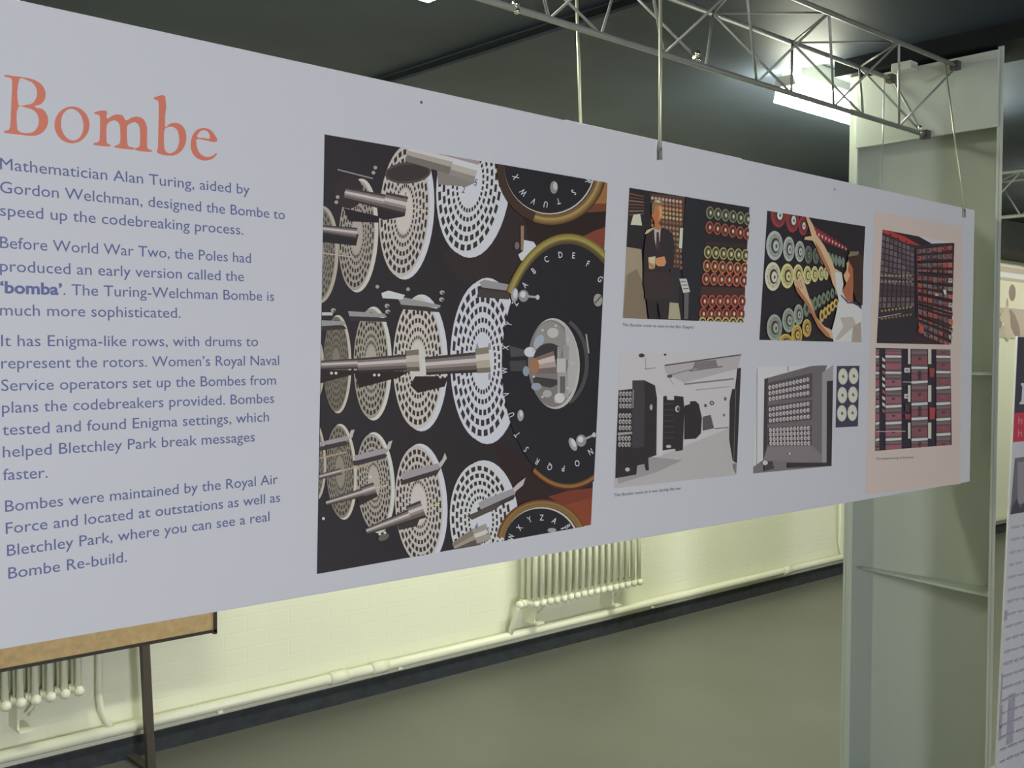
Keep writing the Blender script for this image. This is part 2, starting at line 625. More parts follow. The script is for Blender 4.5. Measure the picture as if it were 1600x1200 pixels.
def drum(cx, cy, a, b, face=(184, 176, 174), rim=(206, 200, 198), shear=0.0, n=30, hole=HO, hub=True, off=.13):
    ph.ell(cx + a * off * .5, cy, a * .96, b, rim, shear=shear)
    fx, fa, fb = cx - a * off * .5, a * (1 - off * .5) * .97, b * .965
    ph.ell(fx, cy, fa, fb, face, shear=shear)
    ph.layer()
    for k, (r0, r1) in enumerate(((.36, .415), (.48, .54), (.61, .68), (.735, .81), (.86, .94))):
        nn = n
        for i in range(nn):
            t = (i + (k % 2) * .5) * 2 * math.pi / nn
            dt = 2 * math.pi / nn * .32
            q = []
            for r, tt in ((r0, t - dt), (r0, t + dt), (r1, t + dt), (r1, t - dt)):
                x, y = fa * r * math.cos(tt), fb * r * math.sin(tt)
                q.append((fx + x + shear * y, cy + y))
            ph.poly(q, hole, layer=False)
    if hub:
        ph.ell(fx, cy, fa * .32, fb * .32, tuple(min(255, v + 10) for v in face), shear=shear, n=24)


far = (122, 114, 104)
mid = (152, 142, 134)
# upper row
drum(500, 398, 28, 76, far, (166, 156, 144), -.03, 26, (66, 60, 60))
drum(559, 368, 31, 89, mid, (190, 182, 176), -.04, 28)
ph.ell(545, 300, 22, 26, (50, 44, 46))
ph.poly([(498, 362), (560, 366), (556, 384), (500, 378)], (40, 36, 40))
ph.shaft((495, 357), (557, 365), 6, 9)
ph.line((495, 394), (552, 402), 1.6, (176, 158, 146))
ph.poly([(536, 325), (600, 340), (590, 348), (545, 346)], (38, 34, 38))
drum(634, 330, 43, 107, (178, 170, 168), (212, 206, 204), -.05)
ph.ell(637, 270, 36, 17, (78, 68, 68), rot=-.08)
ph.ell(637, 270, 33, 13, (58, 50, 52), rot=-.08)
ph.poly([(590, 322), (634, 326), (632, 338), (600, 344), (590, 340)], (44, 38, 40))
ph.shaft((538, 302), (602, 316), 9, 12)
ph.shaft((600, 314), (634, 322), 14, 15)
ph.line((640, 325), (674, 331), 1.6, (206, 178, 160))
drum(738, 285, 58, 118, (204, 198, 198), (222, 216, 216), -.07, 30)
ph.poly([(682, 262), (745, 284), (728, 292), (684, 288)], (128, 118, 116))
ph.shaft((636, 238), (712, 258), 14, 17, [(-1, -.6, (132, 120, 126)), (-.6, -.2, (196, 182, 190)), (-.2, .3, (160, 150, 148)), (.3, 1, (112, 104, 98))])
ph.shaft((706, 256), (745, 267), 18, 19, [(-1, -.5, (150, 134, 142)), (-.5, 0, (206, 192, 198)), (0, .5, (168, 160, 156)), (.5, 1, (136, 128, 122))])
ph.glyph('2', 724, 296, 15, 9, .2, (92, 90, 104))
ph.glyph('5', 743, 285, 15, 9, .2, (92, 90, 104))
ph.glyph('5', 633, 305, 13, 7, .2, (92, 86, 94))
ph.line((527, 265), (582, 279), 2.2, (132, 128, 130))
for x, y in ((586, 262), (583, 270), (527, 308), (525, 316), (589, 448), (637, 452)):
    ph.ell(x, y, 3, 3, (150, 146, 146), n=10)
# middle row
drum(482, 575, 24, 60, far, (172, 164, 154), 0, 26, (66, 60, 60))
drum(526, 569, 22, 77, (112, 104, 92), (182, 174, 164), .0, 26, (70, 62, 58))
drum(581, 568, 30, 89, (150, 142, 130), (196, 188, 182), .0, 28)
drum(655, 567, 43, 107, (184, 176, 172), (212, 206, 204), .0, 30)
drum(757, 564, 56, 130, (206, 202, 202), (214, 208, 206), .0, 30)
ph.poly([(496, 577), (560, 579), (548, 586), (496, 600)], (44, 38, 38))
ph.poly([(552, 580), (640, 580), (622, 590), (560, 606)], (42, 36, 36))
ph.poly([(648, 588), (700, 588), (694, 604), (652, 614), (640, 602)], (44, 38, 38))
for bar in ([(495, 500), (536, 502), (540, 507), (497, 510)], [(543, 486), (600, 490), (604, 496), (545, 494)], [(621, 467), (632, 465), (688, 477), (686, 481), (626, 476)], [(748, 441), (756, 437), (801, 446), (799, 455), (752, 449)]):
    ph.poly([(x + 1, y + 7) for x, y in bar], (56, 50, 52))
    ph.poly(bar, (140, 138, 146))
ph.poly([(748, 452), (800, 458), (794, 468), (744, 464)], (66, 58, 58))
ph.poly([(595, 458), (606, 454), (632, 461), (628, 468), (597, 466)], (196, 192, 196))
ph.poly([(495, 488), (519, 488), (519, 493), (495, 493)], (178, 176, 178))
for x, y in ((604, 478), (605, 487), (690, 457), (689, 468), (520, 485)):
    ph.ell(x, y, 4, 3.4, (158, 154, 154), n=10)
    ph.ell(x + 1.5, y + 1, 2, 1.6, (66, 60, 62), n=8)
ph.shaft((494, 571), (560, 568), 7, 8)
ph.shaft((558, 571), (640, 566), 11, 13)
ph.shaft((634, 564), (654, 563), 16, 17, [(-1, -.5, (118, 106, 96)), (-.5, .1, (178, 168, 160)), (.1, .6, (150, 138, 128)), (.6, 1, (96, 86, 80))])
ph.ell(664, 572, 6, 14, (196, 190, 190), n=20)
ph.shaft((664, 572), (745, 566), 14, 16)
ph.shaft((743, 564), (764, 562), 19, 20, [(-1, -.5, (128, 116, 104)), (-.5, .0, (190, 182, 174)), (.0, .6, (166, 154, 142)), (.6, 1, (118, 106, 94))])
ph.glyph('6', 745, 541, 13, 8, .0, (110, 108, 124))
ph.glyph('8', 764, 541, 14, 8, .0, (110, 108, 124))
ph.glyph('8', 764, 588, 14, 8, .0, (110, 108, 124))
for x, y in ((517, 583), (524, 583), (584, 586), (591, 586), (687, 589), (694, 588)):
    ph.ell(x, y, 2.4, 2.4, (190, 184, 184), n=8)
# lower row
drum(490, 720, 18, 62, far, (172, 164, 154), .03, 24, (66, 60, 60))
drum(532, 737, 24, 75, (124, 116, 104), (186, 178, 168), .04, 26, (66, 58, 56))
drum(585, 754, 30, 79, (156, 146, 138), (200, 192, 188), .05, 28)
drum(656, 788, 41, 95, (180, 170, 166), (212, 206, 204), .04, 30)
drum(754, 812, 54, 93, (202, 196, 194), (212, 206, 204), .03, 28)
for bar in ([(494, 692), (540, 681), (546, 684), (540, 688), (494, 698)], [(552, 712), (600, 700), (606, 703), (602, 708), (554, 720)], [(626, 741), (634, 736), (682, 724), (690, 722), (684, 733), (628, 750)], [(746, 786), (752, 782), (800, 763), (806, 766), (803, 772), (750, 796)]):
    ph.poly([(x - 2, y + 8) for x, y in bar], (60, 52, 54))
    ph.poly(bar, (146, 142, 150))
for tip in ([(800, 763), (808, 755), (820, 746), (816, 758), (803, 769)], [(683, 726), (690, 717), (694, 707), (697, 716), (688, 730)], [(602, 702), (606, 690), (612, 688), (608, 702)], [(544, 683), (547, 672), (553, 671), (549, 684)]):
    ph.poly(tip, (172, 168, 168))
ph.line((494, 717), (541, 706), 2, (170, 140, 122))
ph.shaft((494, 746), (532, 736), 4, 5)
ph.line((530, 736), (580, 724), 2, (170, 150, 120))
ph.poly([(556, 778), (584, 768), (590, 775), (560, 790)], (48, 42, 42))
ph.shaft((508, 786), (570, 768), 4, 7)
ph.shaft((566, 769), (585, 763), 9, 10)
ph.line((588, 762), (606, 757), 1.6, (202, 172, 138))
ph.poly([(618, 812), (656, 806), (650, 822), (622, 828)], (56, 50, 50))
ph.shaft((571, 830), (642, 804), 5, 10)
ph.shaft((638, 803), (660, 795), 13, 14)
ph.line((666, 793), (686, 786), 1.8, (206, 176, 132))
ph.ell(598, 839, 9, 5, (96, 90, 80), rot=-.4, n=16)
for x, y in ((592, 834), (600, 832), (577, 745), (645, 779), (504, 810)):
    ph.ell(x, y, 2.4, 2.4, (190, 184, 184), n=8)
ph.poly([(728, 806), (780, 784), (776, 794), (736, 812)], (80, 70, 66))
ph.shaft((708, 856), (744, 838), 8, 14, [(-1, -.3, (124, 112, 100)), (-.3, .2, (150, 138, 126)), (.2, 1, (90, 80, 72))])
ph.shaft((740, 838), (762, 830), 12, 13, [(-1, -.3, (150, 142, 134)), (-.3, .2, (196, 188, 184)), (.2, 1, (150, 142, 136))])
ph.glyph('4', 743, 822, 15, 9, .1, (110, 110, 130))
ph.glyph('5', 761, 829, 15, 9, .1, (110, 110, 130))


# black lettered drums
def letters(cx, cy, a, b, items, sz):
    for ch, x, y in items:
        ang = math.atan2((y - cy) / b, (x - cx) / a) + math.pi / 2
        ph.glyph(ch, x, y, sz, sz * .72, ang, (208, 206, 214), .012)


def knob(x, y, s, ang):
    c, n = math.cos(ang), math.sin(ang)
    ph.ell(x, y, 5.5 * s, 11 * s, (150, 150, 158), n=18, rot=ang)
    ph.ell(x + 1 * c * s, y - 2 * s, 3 * s, 7 * s, (206, 206, 214), n=14, rot=ang)
    ph.ell(x + 14 * c * s, y + 14 * n * s, 8 * s, 9.5 * s, (132, 132, 142), n=18)
    ph.ell(x + 13 * c * s, y + 14 * n * s - 2 * s, 4.5 * s, 5 * s, (196, 196, 206), n=14)
    ph.line((x + 20 * c * s, y + 20 * n * s), (x + 36 * c * s, y + 36 * n * s), 3.4 * s, (150, 148, 152))
    ph.ell(x + 36 * c * s, y + 36 * n * s, 3 * s, 4 * s, (180, 178, 182), n=10)


ph.ell(861, 262, 86, 90, (66, 48, 38))
for k, c in ((86, (108, 78, 46)), (83, (132, 104, 58)), (80, (152, 130, 72)), (76, (120, 82, 54))):
    ph.ring(859, 260, k, k * 1.06, k - 4, (k - 4) * 1.06, c, -.1, 1.9)
ph.ell(858, 259, 71.5, 76.5, (176, 172, 170))
ph.ell(857, 258.5, 70.5, 75, (38, 36, 42))
letters(857.7, 259, 70, 75, [('X', 804, 277), ('W', 816, 301), ('V', 832, 315), ('U', 851, 320), ('T', 871, 315), ('S', 895, 301), ('R', 918, 284)], 13.5)
ph.ell(864, 293, 6, 10, (132, 130, 132), n=18)
ph.ell(866, 291, 3.4, 6, (176, 174, 176), n=14)
ph.poly([(812, 353), (817, 353), (817, 392), (812, 391)], (146, 110, 84))
ph.poly([(817, 375), (832, 378), (836, 384), (830, 410), (812, 407), (808, 398), (816, 392)], (206, 198, 204))
ph.ell(806, 384, 4, 6, (106, 98, 98), n=12)
for k, c in ((14, (110, 96, 42)), (11.5, (140, 124, 56)), (8, (152, 140, 70)), (5, (112, 98, 52)), (2.5, (88, 72, 42))):
    ph.ring(886, 567, 102 + k, 188 + k, 100 + k - 3.4, 186 + k - 3.4, c, -2.55, -.35)
for k, c in ((10, (92, 46, 32)), (7, (150, 96, 48)), (4.5, (132, 92, 44)), (2, (70, 48, 32))):
    ph.ring(886, 568, 102 + k, 187 + k, 101 + k - 3.5, 186 + k - 3.5, c, .45, 2.1)
ph.ell(885, 568, 102, 187, (38, 36, 42), n=64)
letters(885, 568, 101, 187, [('A', 818, 445), ('B', 832, 423), ('C', 852, 405), ('D', 874, 398), ('E', 894.5, 399), ('F', 917, 412), ('G', 936, 436), ('Z', 803, 474),
                            ('Y', 793, 506), ('X', 788, 543), ('W', 786, 579), ('V', 789, 616), ('U', 797, 648), ('T', 806, 679), ('S', 820, 702), ('R', 837, 721), ('Q', 857, 730), ('P', 878, 732), ('O', 900, 724), ('N', 921, 706)], 13.5)
ph.ring(872, 566, 46, 70, 40, 64, (74, 70, 76), -1.2, 1.2)
ph.line((914, 522), (918, 552), 2.4, (150, 148, 150))
ph.ell(864, 568, 40, 71, (172, 170, 172), shear=.03)
ph.ell(861, 568, 38, 68, (116, 112, 114), shear=.03)
ph.poly(ellipse(858, 536, 26, 34, 20), (134, 130, 132))
ph.poly([(880, 505), (896, 530), (902, 570), (896, 605), (876, 630), (886, 570)], (164, 160, 162))
ph.ell(862, 520, 9, 8, (176, 172, 174), n=16)
ph.ell(840, 534, 7, 12, (150, 158, 178), n=14, rot=.5)
ph.poly([(794, 540), (822, 548), (818, 556), (796, 558)], (72, 70, 76))
ph.poly([(794, 564), (820, 563), (822, 580), (796, 580)], (66, 64, 68))
ph.ell(826, 550, 9, 8, (208, 206, 210), n=16)
ph.ell(820, 580, 5, 8, (130, 140, 160), n=14)
ph.ell(856, 560, 24, 24, (58, 52, 56), n=20)
ph.poly([(830, 588), (862, 592), (880, 596), (858, 606), (832, 600)], (62, 58, 60))
ph.shaft((833, 572), (866, 566), 12, 18, [(-1, -.6, (120, 98, 92)), (-.6, -.1, (188, 172, 172)), (-.1, .4, (162, 142, 140)), (.4, 1, (112, 96, 96))])
ph.ell(833, 572, 7.5, 12, (154, 104, 72), n=20)
for x0, x1, y0, y1, c in ((869, 876, 542, 560, (160, 158, 160)), (877, 887, 540, 562, (140, 138, 140)), (868, 882, 560, 582, (176, 172, 174)), (869, 886, 582, 622, (150, 146, 150)), (873, 881, 588, 614, (94, 90, 94))):
    ph.poly([(x0, y0), (x1, y0), (x1, y1), (x0, y1)], c)
for i in range(7):
    ph.line((871, 544 + i * 2.6), (877, 543 + i * 2.6), 1, (74, 70, 74))
ph.ell(836, 604, 8, 6, (136, 146, 166), n=14)
ph.ell(853, 615, 7, 6, (160, 156, 158), n=14)
ph.ell(872, 622, 8, 8, (190, 188, 190), n=16)
for t in range(0, 360, 40):
    ph.ell(861 + 31 * math.cos(math.radians(t)), 568 + 60 * math.sin(math.radians(t)), 2.2, 2.2, (176, 172, 174), n=8)
knob(802, 461, 1.0, .1)
knob(893, 694, 1.0, -.42)
ph.ell(932, 469, 7, 10, (146, 142, 142), n=18)
ph.line((927, 474), (937, 463), 2.2, (84, 78, 78))
ph.ell(811, 649, 5, 9, (150, 148, 152), n=16)
ph.ell(812, 646, 2.6, 5, (188, 186, 190), n=12)
for k, c in ((14, (112, 62, 40)), (11, (140, 100, 52)), (8, (116, 96, 50)), (5, (132, 96, 56)), (2.6, (92, 64, 44))):
    ph.ring(845, 848, 57 + k, 54 + k, 57 + k - 3.4, 54 + k - 3.4, c, -3.0, -.15)
ph.ell(844, 848, 58, 56, (184, 180, 176))
ph.ell(842.5, 848.5, 57, 54.5, (38, 36, 42))
letters(843, 848, 57, 55, [('W', 796, 839), ('X', 809, 824), ('Y', 825, 811), ('Z', 844, 808), ('A', 864, 813), ('B', 885, 822)], 13)
ph.ell(860, 828, 7, 3.5, (150, 148, 152), n=14)
ph.line((874, 826), (880, 824), 2, (186, 184, 188))
ph.build('printed_photo', panel, label='large printed photo of drums on shafts and black lettered dials')


# --- the man in the film's machine room
def mapper(x0, y0, s):
    return lambda l: [(x0 + x / s, y0 + y / s) for x, y in l]


G = mapper(960, 270, 4.0)
P2 = G([(93, 93), (843, 216), (803, 936), (52, 908)])
ph = Print(P2)
BK2 = (46, 42, 46)
ph.poly(P2, BK2)


def gp(l, c):
    ph.poly(G(l), c)


def ge(x, y, a, b, c, n=16, **k):
    p = G([(x, y)])[0]
    ph.ell(p[0], p[1], a / 4, b / 4, c, n=n, **k)


gp([(70, 462), (168, 478), (180, 700), (205, 912), (50, 910)], (150, 134, 112))
gp([(75, 640), (140, 600), (180, 700), (205, 912), (50, 910)], (124, 108, 90))
for i in range(7):
    gp([(92, 125 + i * 22), (185, 145 + i * 18), (182, 152 + i * 18), (90, 135 + i * 22)], ((112, 72, 60), (96, 62, 56), (128, 96, 78))[i % 3])
gp([(118, 262), (160, 258), (172, 330), (100, 325)], (196, 186, 170))
gp([(225, 130), (440, 150), (425, 600), (360, 610), (230, 500)], (84, 62, 52))
for r, (y, c) in enumerate(((158, (176, 150, 146)), (184, (150, 96, 84)), (212, (176, 128, 96)), (240, (166, 142, 96)), (268, (176, 150, 108)), (296, (130, 88, 72)), (330, (156, 112, 104)), (362, (168, 130, 108)), (395, (150, 120, 84)), (430, (140, 104, 80)), (465, (150, 112, 92)), (500, (132, 96, 76)), (535, (140, 100, 80)), (570, (126, 90, 72)))):
    for k in range(9):
        ge(236 + k * 22, y + k * 3, 9, 11, c, n=8)
gp([(405, 345), (424, 345), (418, 475), (398, 470)], (206, 198, 170))
gp([(440, 150), (575, 175), (535, 920), (430, 915), (415, 500), (430, 300)], (44, 44, 50))
gp([(345, 590), (405, 590), (395, 820), (335, 810)], (54, 50, 54))
gp([(335, 810), (395, 815), (410, 918), (325, 912)], (160, 152, 126))
gp([(400, 662), (445, 662), (468, 745), (425, 752)], (180, 180, 180))
for k in range(3):
    gp([(408 + k * 8, 678 + k * 22), (440 + k * 8, 676 + k * 22), (442 + k * 8, 682 + k * 22), (410 + k * 8, 684 + k * 22)], (92, 90, 96))
gp([(432, 750), (460, 752), (455, 915), (430, 915)], (96, 92, 96))
# right bank of drums
gp([(565, 430), (825, 450), (822, 470), (560, 455)], (62, 46, 44))
gp([(535, 712), (812, 722), (810, 780), (530, 770)], (72, 50, 44))
for (y, x, c) in ((250, 592, (112, 118, 92)), (342, 588, (156, 74, 62)), (497, 577, (150, 142, 88)), (582, 570, (178, 98, 66)), (664, 563, (180, 84, 64)), (803, 552, (172, 76, 62)), (882, 545, (166, 70, 60)), (940, 540, (176, 164, 92))):
    for k in range(6):
        X, Y = x + k * 49 - k * k * .4, y + k * (8 if y < 400 else 4 if y < 600 else 2 if y < 700 else 0)
        ge(X, Y, 25, 40, c)
        ge(X + 2, Y, 18, 30, (64, 52, 46))
        ge(X + 3, Y + 1, 12, 20, tuple(int(v * .82) for v in c))
        ge(X + 4, Y, 6, 12, (190, 184, 170), n=10)
# the man
gp([(190, 360), (232, 338), (250, 345), (300, 345), (352, 380), (368, 470), (358, 590), (330, 600), (318, 660), (335, 800), (325, 912), (275, 912), (258, 800), (245, 912), (205, 912), (190, 790), (170, 700), (172, 500)], (52, 46, 50))
gp([(180, 620), (335, 620), (345, 780), (180, 790)], (62, 50, 52))
gp([(236, 350), (278, 350), (272, 430), (250, 470), (240, 420)], (168, 162, 160))
gp([(252, 372), (266, 372), (272, 470), (258, 490), (248, 460)], (74, 52, 56))
gp([(222, 220), (245, 196), (280, 200), (290, 240), (285, 285), (262, 312), (285, 345), (262, 362), (240, 345), (238, 300), (224, 280)], (176, 104, 66))
gp([(262, 215), (284, 210), (286, 270), (264, 300), (272, 255)], (206, 146, 96))
gp([(222, 200), (235, 172), (265, 166), (290, 182), (288, 210), (262, 200), (240, 210), (235, 255), (222, 245)], (122, 102, 76))
gp([(236, 178), (262, 170), (284, 186), (262, 190)], (186, 170, 130))
gp([(176, 385), (190, 360), (240, 340), (236, 350), (196, 380)], (178, 164, 130))
gp([(200, 530), (245, 522), (240, 595), (205, 600)], (190, 176, 146))
gp([(245, 535), (300, 522), (312, 560), (300, 585), (262, 585), (245, 570)], (196, 130, 86))
gp([(200, 560), (232, 570), (240, 600), (212, 604)], (182, 118, 78))
ph.build('printed_photo', panel, label='printed photo of a man in a dark suit beside coloured drums')

# --- the woman setting drums
P3 = G([(955, 237), (1567, 335), (1532, 1060), (905, 1044)])
ph = Print(P3)
ph.poly(P3, (44, 40, 46))


def wheel(x, y, a, b, c, red=False):
    ge(x, y, a, b, c, n=24)
    ge(x + a * .1, y, a * .8, b * .8, tuple(int(v * .86) for v in c), n=24)
    ge(x + a * .1, y, a * .5, b * .52, (62, 54, 56), n=20)
    ge(x + a * .18, y + b * .03, a * .36, b * .38, (206, 190, 190) if red else tuple(min(230, int(v * 1.02)) for v in c), n=16)
    ge(x + a * .22, y + b * .05, a * .12, b * .14, (74, 66, 66), n=8)
    for t in range(0, 360, 45):
        ge(x + a * .68 * math.cos(math.radians(t)), y + b * .7 * math.sin(math.radians(t)), a * .06, b * .05, (90, 84, 80), n=6)


RED, GRY, YEL, GRN = (148, 56, 62), (160, 168, 164), (206, 188, 124), (142, 152, 140)
for x, y, a, b in ((1025, 262, 48, 80), (1112, 295, 40, 78), (1178, 330, 28, 62)):
    wheel(x, y, a, b, RED, True)
for k in range(11):
    x = 1230 + k * 21
    ge(x, 362 + k * 11, 16 - k * .7, 40 - k * 2.4, (138, 46, 54))
    ge(x + 5, 366 + k * 11, 6 - k * .2, 13 - k * .6, (190, 170, 170), n=8)
for x, y, a, b in ((998, 455, 52, 92), (1087, 477, 36, 78), (1155, 492, 30, 66), (1208, 512, 24, 56), (1255, 520, 20, 50), (1296, 528, 17, 46)):
    wheel(x, y, a, b, GRY if a > 25 else (96, 108, 100))
for k in range(5):
    ge(1336 + k * 22, 536 + k * 6, 11, 40 - k * 2, (112, 122, 110))
for x, y, a, b in ((985, 648, 50, 90), (1075, 645, 42, 78), (1142, 638, 33, 66), (1200, 640, 26, 58), (1245, 634, 22, 50), (1285, 630, 18, 45), (1316, 628, 14, 42)):
    wheel(x, y, a, b, (206, 200, 170) if a > 45 else YEL)
for x, y, a, b in ((992, 968, 48, 84), (1080, 922, 40, 76), (1142, 886, 30, 64)):
    wheel(x, y, a, b, GRN)
for k in range(8):
    ge(1190 + k * 27, 850 - k * 16, 18 - k, 50 - k * 3, (104, 118, 100))
    ge(1193 + k * 27, 850 - k * 16, 8 - k * .5, 22 - k * 1.4, (60, 60, 60), n=10)
for x, y, a, b in ((1060, 1062, 46, 56), (1130, 1012, 34, 64), (1192, 970, 28, 56)):
    wheel(x, y, a, b, (190, 156, 74))
for k in range(5):
    ge(1285 + k * 22, 895 - k * 20, 15, 40 - k * 3, (186, 150, 76))
    ge(1288 + k * 22, 895 - k * 20, 7, 18 - k, (64, 58, 54), n=10)
SK, SK2 = (206, 160, 124), (170, 106, 74)
gp([(1184, 274), (1205, 282), (1232, 330), (1250, 385), (1300, 455), (1345, 540), (1365, 598), (1410, 625), (1415, 745), (1385, 760), (1352, 690), (1335, 620), (1270, 500), (1228, 425), (1175, 418), (1180, 402), (1222, 396), (1205, 340)], SK)
gp([(1240, 425), (1270, 470), (1335, 600), (1352, 690), (1335, 640), (1262, 500)], SK2)
gp([(1110, 668), (1132, 672), (1145, 640), (1168, 660), (1200, 760), (1250, 900), (1300, 960), (1352, 985), (1362, 1042), (1310, 1020), (1262, 965), (1195, 830), (1130, 745), (1114, 700)], SK)
gp([(1114, 700), (1130, 745), (1195, 830), (1262, 965), (1310, 1020), (1340, 1030), (1330, 1005), (1272, 940), (1210, 820), (1150, 735)], SK2)
for k in range(3):
    ph.line(*G([(1122 + k * 14, 680 - k * 4), (1146 + k * 10, 735 - k * 6)]), .7, (136, 82, 60))
gp([(1440, 560), (1462, 500), (1500, 488), (1545, 520), (1540, 830), (1500, 800), (1470, 700)], (64, 46, 42))
gp([(1448, 525), (1462, 492), (1518, 492), (1512, 515), (1480, 520)], (118, 106, 84))
gp([(1450, 545), (1480, 600), (1482, 700), (1478, 812), (1440, 806), (1412, 740), (1440, 690), (1428, 668), (1420, 640), (1440, 608)], (164, 92, 62))
gp([(1440, 560), (1455, 560), (1448, 615), (1462, 640), (1440, 690), (1428, 668), (1422, 640), (1440, 605)], (206, 150, 112))
WH = (200, 192, 194)
gp([(1368, 622), (1410, 625), (1420, 700), (1412, 740), (1440, 800), (1480, 818), (1535, 845), (1536, 1062), (1358, 1056), (1348, 985), (1370, 900), (1390, 800), (1375, 720)], WH)
gp([(1400, 905), (1480, 900), (1500, 950), (1440, 1000), (1390, 1045), (1370, 1040), (1420, 960)], (172, 160, 156))
gp([(1480, 960), (1530, 930), (1533, 1060), (1470, 1058)], (156, 142, 136))
ph.line(*G([(1405, 765), (1450, 815)]), 2, (62, 60, 100))
ph.line(*G([(1448, 812), (1500, 815)]), 2, (62, 60, 100))
ph.line(*G([(1498, 813), (1532, 850)]), 2, (62, 60, 100))
ph.build('printed_photo', panel, label='printed photo of a woman reaching up to coloured drums')

# --- black and white machine room
H = mapper(940, 530, 3.8095)
P4 = H([(110, 84), (832, 90), (800, 808), (75, 888)])
ph = Print(P4)
ph.poly(P4, (182, 178, 184))


def gp(l, c):
    ph.poly(H(l), c)


def ge(x, y, a, b, c, n=14, **k):
    p = H([(x, y)])[0]
    ph.ell(p[0], p[1], a / 3.81, b / 3.81, c, n=n, **k)


def gl(p, q, w, c):
    ph.line(*H([p, q]), w / 3.81, c)


gp([(370, 155), (832, 90), (810, 175), (490, 260), (380, 200)], (164, 158, 164))
gp([(75, 830), (330, 700), (480, 640), (760, 530), (810, 740), (800, 810), (75, 890)], (168, 163, 168))
gp([(80, 780), (290, 700), (480, 720), (330, 790), (100, 860)], (146, 140, 146))
for (p, q, w, c) in (((375, 156), (832, 92), 8, (82, 76, 82)), ((390, 218), (560, 172), 5, (110, 104, 110)), ((490, 268), (785, 236), 10, (122, 116, 122)), ((520, 190), (720, 162), 6, (92, 86, 92)), ((560, 302), (762, 282), 5, (140, 134, 140)), ((255, 178), (320, 170), 4, (110, 104, 108)), ((260, 110), (262, 175), 3, (120, 114, 118)), ((400, 222), (425, 270), 3, (130, 124, 128)), ((672, 532), (755, 525), 5, (80, 74, 80))):
    gl(p, q, w, c)
gp([(555, 135), (680, 122), (690, 165), (600, 180), (540, 175)], (116, 110, 116))
ge(237, 97, 18, 12, (62, 56, 60))
ge(377, 90, 8, 9, (56, 50, 54))
ge(404, 220, 16, 10, (80, 74, 80))
ge(655, 380, 14, 13, (72, 66, 70))
ge(655, 380, 7, 6, (176, 172, 176))
ge(735, 355, 8, 12, (96, 90, 96))
ge(617, 395, 9, 10, (90, 84, 88))
ge(727, 452, 6, 9, (100, 94, 98))
gp([(600, 462), (648, 450), (668, 530), (600, 545)], (86, 80, 86))
DK = (50, 45, 51)
gp([(492, 396), (525, 386), (525, 370), (558, 368), (578, 388), (596, 470), (590, 560), (560, 592), (490, 596)], DK)
gp([(366, 340), (385, 336), (390, 362), (430, 362), (430, 336), (485, 342), (492, 420), (482, 660), (440, 668), (436, 652), (362, 662)], DK)
for k in range(7):
    gl((370, 385 + k * 34), (430, 383 + k * 34), 4, (78, 72, 78))
ge(450, 415, 14, 20, (176, 170, 174))
ge(455, 416, 8, 14, (70, 64, 70))
gp([(330, 335), (362, 335), (360, 690), (330, 700)], (190, 186, 190))
gp([(182, 245), (252, 244), (316, 275), (328, 350), (324, 690), (276, 706), (280, 780), (262, 782), (252, 742), (210, 752), (205, 805), (80, 828), (95, 305), (182, 296)], DK)
gp([(182, 245), (252, 244), (255, 330), (252, 640), (180, 650)], (66, 60, 66))
ge(293, 405, 9, 18, (160, 154, 158))
for y0, nr in ((325, 3), (455, 3), (590, 2)):
    for r in range(nr):
        for k in range(4):
            ge(112 + k * 19 - (y0 - 325) * .03, y0 + r * 36, 9, 15, (160, 154, 158))
            ge(114 + k * 19 - (y0 - 325) * .03, y0 + 2 + r * 36, 4, 7, (70, 64, 70), n=8)
gp([(92, 556), (178, 550), (178, 564), (92, 572)], (150, 146, 150))
gp([(180, 300), (190, 300), (186, 410), (178, 410)], (120, 114, 120))
ge(150, 775, 14, 12, (176, 172, 176))
ge(395, 638, 16, 10, (170, 166, 170))
gp([(760, 370), (776, 296), (792, 298), (806, 174), (826, 170), (802, 738), (778, 722), (758, 600)], (52, 47, 53))
gl((795, 300), (783, 720), 3, (110, 104, 110))
gp([(778, 740), (800, 740), (798, 800), (782, 770)], (120, 114, 120))
ph.build('printed_photo', panel, label='black and white printed photo of a machine room aisle')

# --- black and white cabinet
P5 = H([(925, 164), (1378, 155), (1368, 755), (901, 799)])
ph = Print(P5)
ph.poly(P5, (190, 187, 195))
gl((925, 170), (922, 780), 6, (150, 144, 150))
gl((1108, 160), (1110, 190), 5, (110, 104, 110))
gp([(902, 760), (960, 720), (1310, 742), (1370, 700), (1370, 760), (900, 800)], (112, 106, 112))
gp([(968, 236), (1240, 161), (1345, 150), (1312, 236), (1310, 742), (960, 722)], (104, 98, 104))
gp([(1312, 200), (1380, 150), (1372, 750), (1310, 742)], (142, 137, 143))
gp([(1340, 250), (1376, 245), (1370, 758), (1338, 752)], (52, 48, 54))
gp([(968, 236), (990, 232), (985, 640), (960, 722)], (66, 60, 66))
gp([(985, 640), (1250, 632), (1308, 690), (1308, 742), (962, 720)], (120, 114, 120))
gp([(985, 262), (1255, 200), (1252, 345), (985, 370)], (80, 74, 80))
gp([(985, 395), (1252, 360), (1250, 480), (985, 505)], (80, 74, 80))
gp([(985, 530), (1250, 512), (1250, 632), (985, 632)], (80, 74, 80))
for (yl, yr, dl, dr, w) in ((288, 240, 34, 40, 12), (418, 384, 33, 38, 12), (542, 528, 26, 30, 12)):
    for r in range(3 if yl < 500 else 4):
        for k in range(12):
            f = k / 11
            ge(1000 + f * 225, (yl + dl * r) * (1 - f) + (yr + dr * r) * f, 9, 13, (178, 172, 176), n=12)
            ge(1002 + f * 225, (yl + dl * r) * (1 - f) + (yr + dr * r) * f + 1, 3.4, 5, (96, 90, 96), n=8)
ge(1110, 680, 6, 6, (190, 186, 190))
